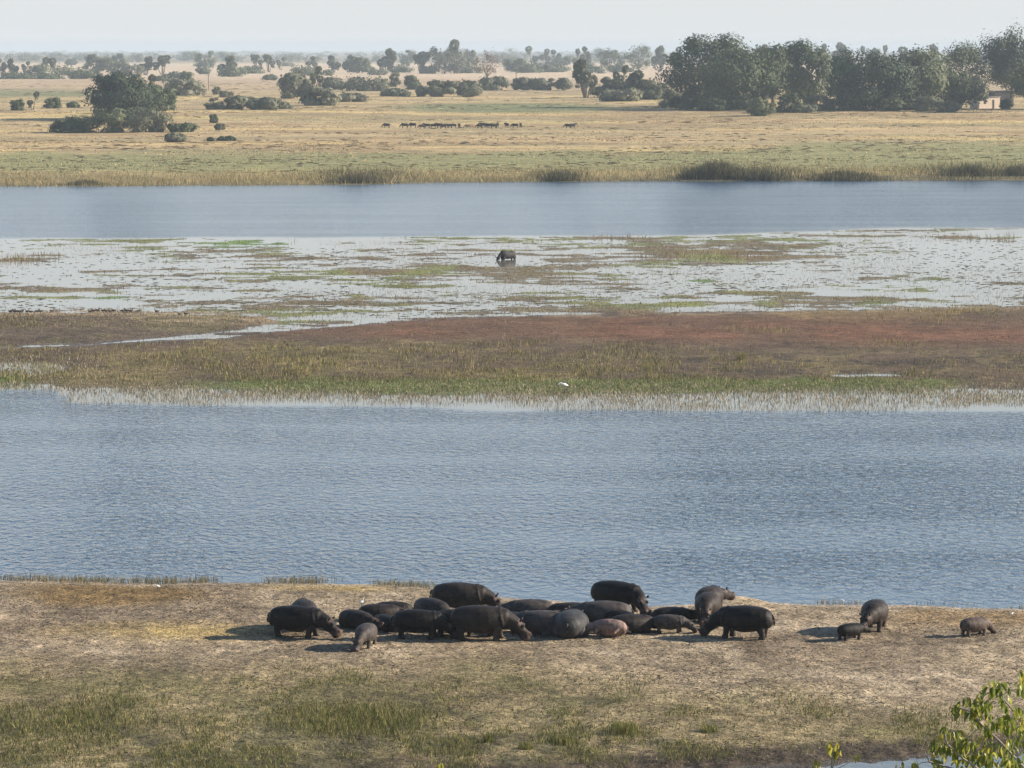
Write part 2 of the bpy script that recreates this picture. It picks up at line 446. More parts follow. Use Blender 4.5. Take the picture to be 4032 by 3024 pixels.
# ------------------------------------------------------------------ water
def water_material():
    m, nt, b = newmat('river_water')
    L = nt.links.new
    rp = N(nt, 'ShaderNodeAttribute', attribute_name='ripple')
    geo = N(nt, 'ShaderNodeNewGeometry')
    mp = N(nt, 'ShaderNodeMapping'); mp.inputs['Scale'].default_value = (1.0, .62, 1)
    mp.inputs['Rotation'].default_value = (0, 0, R(8))
    L(geo.outputs['Position'], mp.inputs[0])
    n1 = N(nt, 'ShaderNodeTexNoise', Scale=1.7, Detail=2.5, Roughness=.5, Distortion=.6)
    n2 = N(nt, 'ShaderNodeTexNoise', Scale=1.0, Detail=4.0)
    mp2 = N(nt, 'ShaderNodeMapping'); mp2.inputs['Scale'].default_value = (.018, .09, 1); mp2.inputs['Rotation'].default_value = (0, 0, R(3))
    L(geo.outputs['Position'], mp2.inputs[0])
    L(mp.outputs[0], n1.inputs['Vector']); L(mp2.outputs[0], n2.inputs['Vector'])
    mr = N(nt, 'ShaderNodeMapRange'); L(n2.outputs['Fac'], mr.inputs[0])
    for i, x in zip((1, 2, 3, 4), (.34, .66, .55, 1.2)): mr.inputs[i].default_value = x
    mu = N(nt, 'ShaderNodeMath', operation='MULTIPLY'); L(mr.outputs[0], mu.inputs[0]); L(rp.outputs['Fac'], mu.inputs[1])
    bp = N(nt, 'ShaderNodeBump', Distance=.23)
    L(mu.outputs[0], bp.inputs['Strength']); L(n1.outputs['Fac'], bp.inputs['Height'])
    L(bp.outputs[0], b.inputs['Normal'])
    ws = N(nt, 'ShaderNodeMapRange'); L(rp.outputs['Fac'], ws.inputs[0])
    for i, x in zip((1, 2, 3, 4), (.03, .35, 0, 1)): ws.inputs[i].default_value = x
    wc = N(nt, 'ShaderNodeMix', data_type='RGBA'); L(ws.outputs[0], wc.inputs[0])
    wc.inputs[6].default_value = (.17, .16, .135, 1); wc.inputs[7].default_value = (.045, .08, .125, 1)     # silty shallows, paled as stand-in for sky reflection; deep channel
    L(wc.outputs[2], b.inputs['Base Color'])
    rg = N(nt, 'ShaderNodeAttribute', attribute_name='chop'); L(rg.outputs['Fac'], b.inputs['Roughness'])
    b.inputs['IOR'].default_value = 1.333
    return m

def build_water():
    vs = np.concatenate([np.arange(3260, 2250, -24), np.arange(2250, 1660, -16), np.arange(1660, 880, -3.0), np.arange(880, 660, -8)])
    _, ys = ground_many(np.full(vs.shape, 2016.0), vs)
    dz = (H_ / 2 - vs) * CP - F * SP; dy = F * CP + (H_ / 2 - vs) * SP
    ys = np.sort(-CAM_H * dy / dz)
    ys = np.concatenate([[118.0], ys[(ys > 119) & (ys < 900)], [905.0]])
    us = np.arange(-640, 4700, 40.0); k = (us - W / 2) / F
    Yg, Kg = np.meshgrid(ys, k, indexing='ij')
    X = (Kg * (Yg + 8)).ravel(); Y = Yg.ravel()
    u, v = project(X, Y, np.zeros_like(X))
    n = fbm(X / 12, Y / 20, 91, 3) - .5
    rip = np.where(v > 1400, ss(-10, 22, v - reed_bot(u) + n * 26), 0) * np.where(v > 2200, 1 - .55 * ss(-60, -8, v - near_shore(u) + n * 20), 1)
    rip = np.maximum(rip, ss(4, -14, v - marsh_top(u) + n * 10) * .95 * (v < 1100))
    rip = np.where(v > 2900, .14, rip)
    rip = np.maximum(rip, .02 + .03 * ss(.0, .25, n))
    rows, cols = len(ys), len(us)
    i = np.arange(rows * cols).reshape(rows, cols)
    f = np.stack([i[:-1, :-1], i[:-1, 1:], i[1:, 1:], i[1:, :-1]], -1).reshape(-1, 4)
    me = mesh_from('river', np.stack([X, Y, np.zeros_like(X)], 1), f, None, True)
    a = me.attributes.new('ripple', 'FLOAT', 'POINT'); a.data.foreach_set('value', rip.astype(np.float32))
    ch = .06 + np.clip((Y - 220) / 500, 0, 1) * .085 * ss(.2, .6, rip)
    a = me.attributes.new('chop', 'FLOAT', 'POINT'); a.data.foreach_set('value', ch.astype(np.float32))
    tag(link('river', me, water_material()), kind='structure')
build_water()

# ------------------------------------------------------------------ grass and reeds (stuff)
GRASS = colmat('grass_blades', var=.3, scale=1.5, trans=.25)

def blades(name, X, Y, hgt, wid, col, lean=.35, label=None, cat='grass', flat=False, parent=None, origin=None, tri=False):
    n = len(X)
    Z = height(X, Y) - .02
    Z = np.maximum(Z, -.35)
    sunk = np.where(Z < 0, -Z, 0)
    a = rng.normal(0, .35, n) if flat else rng.uniform(0, 2 * np.pi, n)
    wx, wy = np.cos(a) * wid / 2, np.sin(a) * wid / 2 * .6
    la = rng.uniform(0, 2 * np.pi, n); lm = hgt * lean * rng.uniform(.2, 1, n)
    lx, ly = np.cos(la) * lm, np.sin(la) * lm
    hh = hgt + sunk
    P = np.zeros((n, 5, 3))
    P[:, 0] = np.stack([X - wx, Y - wy, Z], 1); P[:, 1] = np.stack([X + wx, Y + wy, Z], 1)
    P[:, 2] = np.stack([X + wx * .75 + lx * .4, Y + wy * .75 + ly * .4, Z + hh * .6], 1)
    P[:, 3] = np.stack([X - wx * .75 + lx * .4, Y - wy * .75 + ly * .4, Z + hh * .6], 1)
    P[:, 4] = np.stack([X + lx, Y + ly, Z + hh], 1)
    if tri:
        V = P[:, [0, 1, 4]].reshape(-1, 3)
        me = mesh_from(name, V, np.arange(n * 3).reshape(n, 3), np.repeat(col, 3, axis=0))
        return tag(link(name, me, GRASS), label, cat, kind='stuff')
    V = P.reshape(-1, 3)
    if origin is not None: V = V - np.array(origin)
    b = np.arange(n)[:, None] * 5
    f1 = b + np.array([[0, 1, 2]]); f2 = b + np.array([[0, 2, 3]]); f3 = b + np.array([[3, 2, 4]])
    f = np.concatenate([f1, f2, f3], 0)
    c = np.repeat(col, 5, axis=0)
    me = mesh_from(name, V, f, c)
    o = link(name, me, GRASS, parent)
    if origin is not None: o.location = origin
    if label: tag(o, label, cat, kind='stuff')
    return o

def scatter(n, u0, u1, v0, v1, dens):
    u = rng.uniform(u0, u1, n); v = rng.uniform(v0, v1, n)
    X, Y = ground_many(u, v)
    k = rng.uniform(0, 1, n) < dens(u, v, X, Y)
    return u[k], v[k], X[k], Y[k]

def vary(c, n, s=.25):
    return np.clip(np.array(c)[None, :] * (1 + rng.normal(0, s, (n, 1))) * (1 + rng.normal(0, .06, (n, 3))), .005, .8)

def pick(cols, p, n):
    i = rng.choice(len(cols), n, p=p)
    return np.clip(np.array(cols)[i] * (1 + rng.normal(0, .22, (n, 1))), .005, .8)

def grow_bank():
    # green and olive grass on the lower half of the hippo bank
    def d1(u, v, X, Y):
        n = fbm(X / 2.6, Y / 4.5, 101, 4); n2 = fbm(X / 9, Y / 14, 103, 3)
        t = ss(2600, 2830, v + (n2 - .5) * 220 - np.clip((u - 2300) / 1700, 0, 1) * 150)
        g = ss(.5, .62, n) * t * .8 + .1 * t
        g = np.maximum(g, blob(u, v, 1400, 2840, 470, 90) * 1.6)
        g = np.maximum(g, blob(u, v, 330, 2830, 420, 110) * 1.2)
        g = np.maximum(g, blob(u, v, 800, 2860, 300, 60) * 1.0)
        g = np.maximum(g, blob(u, v, 100, 2960, 500, 90) * 1.3)
        g = np.maximum(g, blob(u, v, 2050, 2930, 700, 70) * .5 * ss(.42, .55, n))
        g = g * ss(8, 45, chan_top(u) - v)
        return np.clip(g, 0, 1)
    u, v, X, Y = scatter(150000, -500, 4500, 2560, 3060, d1)
    n = len(X)
    big = np.clip(blob(u, v, 1400, 2840, 470, 90) * 1.4 + blob(u, v, 330, 2830, 420, 110) * .6, 0, 1)
    h = rng.uniform(.08, .28, n) * (1 + big * 1.2)
    c = pick([(.16, .165, .045), (.115, .13, .038), (.34, .28, .11), (.065, .075, .028), (.24, .18, .09)], [.34, .26, .18, .12, .1], n)
    blades('bank_grass', X, Y, h, rng.uniform(.018, .04, n), c, 1.0, 'short olive green grass growing on the near half of the hippo bank')
    # straw, plus dark blades standing in for shade in hoof pits and cracks
    u, v, X, Y = scatter(110000, -500, 4500, 2300, 3000, lambda u, v, X, Y: np.clip(.25 + ss(.45, .65, fbm(X / 3, Y / 5, 105, 3)) * .6, 0, 1) * (np.minimum(v - near_shore(u), chan_top(u) - v) > 14))
    n = len(X)
    dark = rng.uniform(0, 1, n) < .7
    c = np.where(dark[:, None], vary((.11, .085, .06), n), vary((.38, .29, .16), n))
    g = blob(u, v, 650, 2490, 620, 60) + blob(u, v, 1400, 2315, 500, 26)
    c = np.where((g[:, None] > .25) & ~dark[:, None], vary((.46, .33, .12), n), c)
    blades('straw_and_pit_shade', X, Y, rng.uniform(.015, .06, n), rng.uniform(.06, .3, n), c, 1.2, flat=True, label= 'dry straw and dark blades painted as pit shade over the hippo bank', tri=True)
    # reed fringe at the water's edge
    def d2(u, v, X, Y):
        g = fbm(X / 3, Y / 3, 107, 3)
        e = v - near_shore(u)
        l = np.clip(ss(1800, 1600, u) * ss(.32, .5, g) + ss(2880, 3100, u) * .5 * ss(.4, .55, g), 0, 1) * (1 - .9 * blob(u, v, 960, 2285, 140, 60) * 2).clip(0, 1)
        return l * ss(-16, -4, e) * ss(12, 2, e)
    u, v, X, Y = scatter(110000, -500, 4500, 2240, 2410, d2)
    n = len(X)
    c = pick([(.25, .19, .085), (.16, .14, .06), (.33, .25, .12)], [.5, .3, .2], n)
    blades('shore_reeds', X, Y, rng.uniform(.1, .42, n) * np.where(u < 1800, 1, .6) * (.5 + fbm(X / 1.2, Y / 1.2, 161, 3)), rng.uniform(.015, .04, n), c, .9, 'low brown reed fringe along the water edge behind the hippos', 'reeds')

def grow_island():
    def d1(u, v, X, Y):
        n = fbm(X / 3.4, Y / 9, 111, 4)
        t = ss(1340, 1420, v + (n - .5) * 90 - ss(2300, 3000, u) * 40) * ss(1530, 1490, v)
        t = t * (.4 + .6 * ss(.4, .56, n)) * (1 - .55 * ss(2500, 3200, u))
        t = np.maximum(t, blob(u, v, 3700, 1235, 360, 60) * 1.3 * ss(.4, .55, n))
        t = np.maximum(t, blob(u, v, 3150, 1310, 420, 18) * .9 * ss(.4, .55, n))
        t = np.maximum(t, blob(u, v, 3520, 1360, 220, 26) * .8)
        t = np.maximum(t, blob(u, v, 80, 1290, 140, 40) * .7)
        t = np.maximum(t, .03)
        return t
    u, v, X, Y = scatter(120000, -500, 4500, 1212, 1540, d1)
    n = len(X)
    c = pick([(.30, .24, .10), (.22, .19, .07), (.38, .31, .14), (.15, .15, .055), (.07, .07, .035)], [.3, .25, .2, .17, .08], n)
    blades('island_grass', X, Y, rng.uniform(.1, .5, n) * (.3 + 2.2 * np.clip(fbm(X / 2.2, Y / 4, 113, 3) - .25, 0, 1)), rng.uniform(.03, .08, n), c, .35, 'tall brown and olive grass clumps across the middle of the muddy island')
    def d2(u, v, X, Y):
        n = fbm(X / 4, Y / 8, 115, 4)
        t = ss(1488, 1512, v + (n - .5) * 50) * ss(1566, 1540, v + (n - .5) * 30) * ss(900, 1250, u + n * 200) * ss(3800, 3500, u)
        return np.maximum(t, blob(u, v, 20, 1505, 150, 32) * 1.5)
    u, v, X, Y = scatter(70000, -500, 4500, 1470, 1600, d2)
    n = len(X)
    c = pick([(.14, .17, .045), (.1, .125, .035), (.22, .21, .085), (.29, .24, .12)], [.32, .2, .24, .24], n)
    blades('wet_green_grass', X, Y, rng.uniform(.1, .3, n), rng.uniform(.04, .09, n), c, .5, 'bright green grass band on the water side of the island', tri=True)
    def d3(u, v, X, Y):
        n = fbm(X / 5, Y / 9, 117, 3); nb = fbm(X / 16, Y / 30, 119, 3)
        return ss(1500, 1545, v) * ss(12, -14, v - reed_bot(u) + (n - .5) * 34 + (nb - .42) * 70) * (.55 + .45 * ss(.4, .6, n)) + np.clip(blob(u, v, 110, 1455, 420, 70) * .7, 0, .5)
    u, v, X, Y = scatter(150000, -500, 4500, 1400, 1640, d3)
    n = len(X)
    c = pick([(.38, .31, .21), (.27, .23, .14), (.45, .38, .28), (.17, .17, .07)], [.4, .22, .25, .13], n)
    blades('flooded_reeds', X, Y, rng.uniform(.08, .3, n), rng.uniform(.05, .13, n), c, .7, 'thin pale reeds standing in the shallow water off the island', 'reeds', tri=True)

def grow_marsh():
    def d1(u, v, X, Y):
        z = height(X, Y)
        return np.clip(ss(-.02, .05, z), 0, 1) * (v < isl_top(u) + 4)
    u, v, X, Y = scatter(110000, -500, 4500, 900, 1300, d1)
    n = len(X)
    n2 = fbm(X / 9, Y / 16, 83, 4)
    gr = np.clip(blob(u, v, 950, 960, 330, 24) * 2 + blob(u, v, 2730, 1105, 120, 24) * 2 + blob(u, v, 420, 1175, 120, 18) * 2 + blob(u, v, 3030, 1160, 240, 18) * 1.2, 0, 1)
    c = np.where((rng.uniform(0, 1, n) < gr)[:, None], vary((.22, .26, .08), n), np.where((n2 > .52)[:, None], vary((.28, .25, .11), n), vary((.30, .235, .14), n)))
    tall = np.clip(blob(u, v, 110, 1025, 260, 36) * 3 + blob(u, v, 2780, 1015, 330, 22) * 3 + blob(u, v, 2450, 942, 150, 16) * 3 + blob(u, v, 3900, 935, 300, 24) * 2.5 + blob(u, v, 1150, 940, 60, 20) * 3, 0, 2)
    blades('marsh_grass', X, Y, rng.uniform(.1, .3, n) * (1 + tall * 1.6), rng.uniform(.05, .13, n), c, .5, 'beds of green and brown grass rising from the pale marsh water', tri=True)
    # thin floating mats and drift lines
    u, v, X, Y = scatter(10500, -500, 4500, 915, 1300, lambda u, v, X, Y: ss(.36, .6, fbm(X / 22, Y / 26, 123, 4)) * ss(marsh_top(u), marsh_top(u) + 12, v) * (v < isl_top(u) - 3) * (1 - np.clip(blob(u, v, 1985, 1020, 110, 24) * 3, 0, 1)))
    n = len(X)
    c = pick([(.2, .16, .105), (.25, .22, .11), (.14, .115, .08), (.32, .27, .18)], [.35, .25, .2, .2], n)
    blades('floating_mats', X, Y, rng.uniform(.02, .065, n), rng.uniform(.4, 3.2, n), c, .6, 'thin brown drift lines of floating plants on the marsh water', 'plants', flat=True, tri=True)
    def d2(u, v, X, Y):
        g = fbm(X / 16, Y / 36, 121, 4)
        t = ss(.4, .58, g) * .8
        t = np.maximum(t, blob(u, v, 2740, 1018, 300, 34) * 1.5)
        t = np.maximum(t, blob(u, v, 1150, 1243, 520, 22) * 1.2)
        t = np.maximum(t, blob(u, v, 2700, 1218, 700, 10) * .9)
        t = np.maximum(t, blob(u, v, 1950, 1232, 330, 16) * .9)
        t = np.maximum(t, blob(u, v, 1100, 1285, 420, 26) * .5)
        return t * ss(marsh_top(u), marsh_top(u) + 14, v) * (v < isl_top(u) + 6)
    u, v, X, Y = scatter(170000, -500, 4500, 905, 1330, d2)
    n = len(X)
    c = pick([(.29, .235, .16), (.2, .17, .11), (.38, .32, .24)], [.45, .3, .25], n)
    blades('marsh_reeds', X, Y, rng.uniform(.05, .2, n), rng.uniform(.025, .07, n), c, .3, 'sparse thin brown reeds standing in the pale marsh water', 'reeds', tri=True)

def grow_far():
    def d1(u, v, X, Y):
        e = far_shore(u) - v
        n = fbm(X / 9, Y / 20, 131, 4)
        return ss(-3, 2, e) * ss(70, 12, e) * (.45 + .55 * ss(.4, .6, n))
    u, v, X, Y = scatter(120000, -500, 4500, 610, 745, d1)
    n = len(X)
    dk = np.clip(blob(u, v, 2900, 690, 380, 45) * 2.2 + blob(u, v, 3900, 680, 420, 46) * 1.8 + blob(u, v, 2200, 700, 160, 22) * 2 + blob(u, v, 1420, 695, 300, 40) * 1.4, 0, 1)
    c = np.where((rng.uniform(0, 1, n) < dk * .8)[:, None], vary((.10, .095, .05), n),
                 pick([(.42, .32, .16), (.28, .24, .11), (.2, .175, .08), (.5, .39, .2)], [.38, .3, .14, .18], n))
    blades('far_bank_reeds', X, Y, rng.uniform(.4, 1.3, n) * (1 + dk * .9), rng.uniform(.06, .17, n), c, .8, 'tall tan and dark reed belt along the far river bank', 'reeds', tri=True)
    def d2(u, v, X, Y):
        n = fbm(X / 30, Y / 60, 133, 4)
        return .15 + .85 * ss(.42, .62, n)
    u, v, X, Y = scatter(60000, -500, 4500, 330, 690, d2)
    n = len(X)
    gz = ss(585, 618, v) * ss(705, 660, v)
    c = np.where((rng.uniform(0, 1, n) < gz * .75)[:, None], vary((.25, .25, .11), n), pick([(.52, .37, .2), (.42, .30, .17), (.6, .44, .2), (.19, .165, .09)], [.42, .26, .17, .15], n))
    blades('dry_plain_grass', X, Y, rng.uniform(.12, .4, n), rng.uniform(.2, .7, n), c, 1.2, 'dry golden grass covering the plain beyond the river', tri=True)
def grow_scrub_lines():
    u, v, X, Y = scatter(9000, -500, 4500, 320, 680, lambda u, v, X, Y: ss(.42, .62, fbm(X / 70, Y / 30, 137, 4)))
    n = len(X); k = Y / 900
    c = pick([(.24, .19, .11), (.19, .17, .09), (.32, .25, .14), (.55, .42, .22)], [.35, .25, .2, .2], n)
    blades('trampled_grass', X, Y, rng.uniform(.1, .38, n), rng.uniform(.6, 4.0, n) * k, c, .8, 'broken dark lines of trampled grass across the far plain', flat=True, tri=True)
grow_scrub_lines()
grow_bank(); grow_island(); grow_marsh(); grow_far()

# distinct tall tussocks on the near bank and the island: things of their own
def tussock(u, v, w, h, n, cols, label, group):
    p = ground_at(u, v)
    r = np.sqrt(rng.uniform(0, 1, n)) * w / 2; a = rng.uniform(0, 6.283, n)
    X = p.x + np.cos(a) * r; Y = p.y + np.sin(a) * r
    c = pick(cols, [1 / len(cols)] * len(cols), n)
    o = blades('grass_tussock', X, Y, h * rng.uniform(.5, 1.05, n), rng.uniform(.02, .04, n), c, .45, origin=(p.x, p.y, p.z))
    tag(o, label, 'tussock', group)
TG = [(.20, .19, .06), (.12, .14, .04), (.30, .25, .1)]
for a in [(2455, 2885, 1.25, .62, 420, TG, 'dense upright green tussock on the near bank below the pink hippo', 'tussocks on the near bank'),
          (1925, 2925, .45, .55, 130, TG, 'slim pale green tussock at the bottom edge below the grazing hippos', 'tussocks on the near bank'),
          (2215, 2925, .9, .4, 230, TG, 'yellowish spreading tussock left of the dense upright one', 'tussocks on the near bank'),
          (2790, 2880, .8, .35, 160, TG, 'sparse thin tussock right of the dense upright one', 'tussocks on the near bank'),
          (2070, 2950, .7, .35, 160, TG, 'low dark green tussock near the muddy channel edge', 'tussocks on the near bank'),
          (2920, 1425, 1.0, .9, 160, [(.27, .23, .1), (.2, .17, .07)], 'tall straw tussock right of the white egret on the island', 'tussocks on the island')]:
    tussock(*a)
def reed_clump(u, v, w, h, n, label):
    p = ground_at(u, v)
    X = p.x + np.clip(rng.normal(0, .3, n), -.8, .8) * w; Y = p.y + rng.uniform(-.5, 1, n) * 5
    hh = h * rng.uniform(.4, 1, n) * (.55 + .7 * fbm(X / 2.5, Y / 2.5, 151, 3)) * np.clip(1.15 - np.abs(X - p.x) / (w * .8), .25, 1)
    c = pick([(.115, .105, .06), (.17, .15, .08), (.08, .075, .045)], [.5, .3, .2], n)
    o = blades('reed_clump', X, Y, hh, rng.uniform(.07, .2, n), c, .5, origin=(p.x, p.y, p.z))
    tag(o, label, 'reeds', 'dark reed clumps on the far bank', kind='stuff')
for a in [(2830, 700, 14, 4.4, 2600, 'largest dark reed clump on the far bank right of centre'), (3010, 702, 10, 2.6, 1300, 'dark reed clump just right of the largest one'),
          (3330, 702, 16, 2.2, 1500, 'long low dark reed strip on the far bank'), (3830, 693, 12, 3.4, 1900, 'tall reed clump on the far bank near the right edge'),
          (4010, 692, 8, 3.2, 1300, 'rightmost dark reed clump on the far bank'), (2210, 712, 7, 2.4, 900, 'small dark reed clump on the far bank near the middle'),
          (1400, 722, 12, 2.6, 1400, 'dark reed clump on the far bank left of the middle'), (330, 730, 9, 1.6, 700, 'low dark reed patch on the far bank at the left')]:
    reed_clump(*a)

# ------------------------------------------------------------------ lofted animals
def loft(path, seg=22, p=2.3):
    """path: list of (x, y, z, half width, half height); returns closed tube mesh"""
    P = [Vector(q[:3]) for q in path]
    n = len(P); V = []; Fc = []
    for i, q in enumerate(path):
        t = (P[min(i + 1, n - 1)] - P[max(i - 1, 0)]).normalized()
        up = Vector((0, 0, 1)) if abs(t.z) < .93 else Vector((1, 0, 0))
        side = up.cross(t).normalized(); up2 = t.cross(side).normalized()
        for k in range(seg):
            a = 2 * math.pi * k / seg
            ca, sa = math.cos(a), math.sin(a)
            ca = math.copysign(abs(ca) ** (2 / p), ca); sa = math.copysign(abs(sa) ** (2 / p), sa)
            V.append(P[i] + side * ca * q[3] + up2 * sa * q[4])
    for i in range(n - 1):
        for k in range(seg):
            a = i * seg + k; b = i * seg + (k + 1) % seg
            Fc.append((a, b, b + seg, a + seg))
    c0 = len(V); V.append(P[0]); V.append(P[-1])
    for k in range(seg):
        Fc.append((c0, (k + 1) % seg, k)); Fc.append((c0 + 1, (n - 1) * seg + k, (n - 1) * seg + (k + 1) % seg))
    return V, Fc

def ball(c, r, seg=12, rings=8):
    V = []; Fc = []
    for i in range(rings + 1):
        th = math.pi * i / rings
        for k in range(seg):
            ph = 2 * math.pi * k / seg
            V.append(Vector((c[0] + r[0] * math.sin(th) * math.cos(ph), c[1] + r[1] * math.sin(th) * math.sin(ph), c[2] + r[2] * math.cos(th))))
    for i in range(rings):
        for k in range(seg):
            a = i * seg + k; b = i * seg + (k + 1) % seg
            Fc.append((a, a + seg, b + seg, b))
    return V, Fc

def join(parts):
    V = []; Fc = []
    for v, f in parts:
        o = len(V); V += list(v); Fc += [tuple(i + o for i in q) for q in f]
    return V, Fc

def weld(parts, voxel, smooth=5):
    """fuse overlapping closed shells into one continuous skin"""
    V, Fc = join(parts)
    me = bpy.data.meshes.new('raw')
    me.from_pydata([tuple(v) for v in V], [], Fc); me.update()
    o = bpy.data.objects.new('raw', me); COL.objects.link(o)
    m = o.modifiers.new('r', 'REMESH'); m.mode = 'VOXEL'; m.voxel_size = voxel; m.adaptivity = 0
    s = o.modifiers.new('s', 'SMOOTH'); s.factor = .5; s.iterations = smooth
    dg = bpy.context.evaluated_depsgraph_get(); dg.update()
    ev = o.evaluated_get(dg)
    tm = ev.to_mesh()
    nv = len(tm.vertices); co = np.zeros(nv * 3, np.float32); tm.vertices.foreach_get('co', co)
    nf = len(tm.polygons); li = np.zeros(len(tm.loops), np.int32); tm.loops.foreach_get('vertex_index', li)
    ok = len(li) == nf * 4
    fs = li.reshape(-1, 4).copy() if ok else [tuple(p.vertices) for p in tm.polygons]
    ev.to_mesh_clear()
    bpy.data.objects.remove(o); bpy.data.meshes.remove(me)
    return co.reshape(-1, 3).copy(), fs

def hippo_skin():
    m, nt, b = newmat('hippo_skin')
    L = nt.links.new
    at = N(nt, 'ShaderNodeVertexColor', layer_name='col')
    tc = N(nt, 'ShaderNodeTexCoord')
    n1 = N(nt, 'ShaderNodeTexNoise', Scale=3.0, Detail=5.0, Roughness=.65)
    n2 = N(nt, 'ShaderNodeTexNoise', Scale=22.0, Detail=4.0, Roughness=.6)
    L(tc.outputs['Object'], n1.inputs['Vector']); L(tc.outputs['Object'], n2.inputs['Vector'])
    mr = N(nt, 'ShaderNodeMapRange'); L(n1.outputs['Fac'], mr.inputs[0])
    for i, x in zip((1, 2, 3, 4), (.33, .67, .5, 1.7)): mr.inputs[i].default_value = x
    mx = N(nt, 'ShaderNodeVectorMath', operation='SCALE'); L(at.outputs['Color'], mx.inputs[0]); L(mr.outputs[0], mx.inputs['Scale'])
    n3 = N(nt, 'ShaderNodeTexNoise', Scale=1.7, Detail=6.0, Roughness=.7)           # dried mud in patches
    oi = N(nt, 'ShaderNodeObjectInfo')
    mv = N(nt, 'ShaderNodeVectorMath', operation='ADD'); L(tc.outputs['Object'], mv.inputs[0]); L(oi.outputs['Location'], mv.inputs[1])
    L(mv.outputs[0], n3.inputs['Vector'])
    mm = N(nt, 'ShaderNodeMapRange'); L(n3.outputs['Fac'], mm.inputs[0])
    for i, x in zip((1, 2, 3, 4), (.54, .68, 0, .55)): mm.inputs[i].default_value = x
    cm = N(nt, 'ShaderNodeMix', data_type='RGBA'); L(mm.outputs[0], cm.inputs[0]); L(mx.outputs[0], cm.inputs[6]); cm.inputs[7].default_value = (.06, .046, .036, 1)
    L(cm.outputs[2], b.inputs['Base Color'])
    bp = N(nt, 'ShaderNodeBump', Strength=.7, Distance=.04); L(n2.outputs['Fac'], bp.inputs['Height']); L(bp.outputs[0], b.inputs['Normal'])
    b.inputs['Roughness'].default_value = .5
    b.inputs['Specular IOR Level'].default_value = .14
    return m
HIPPO = hippo_skin()

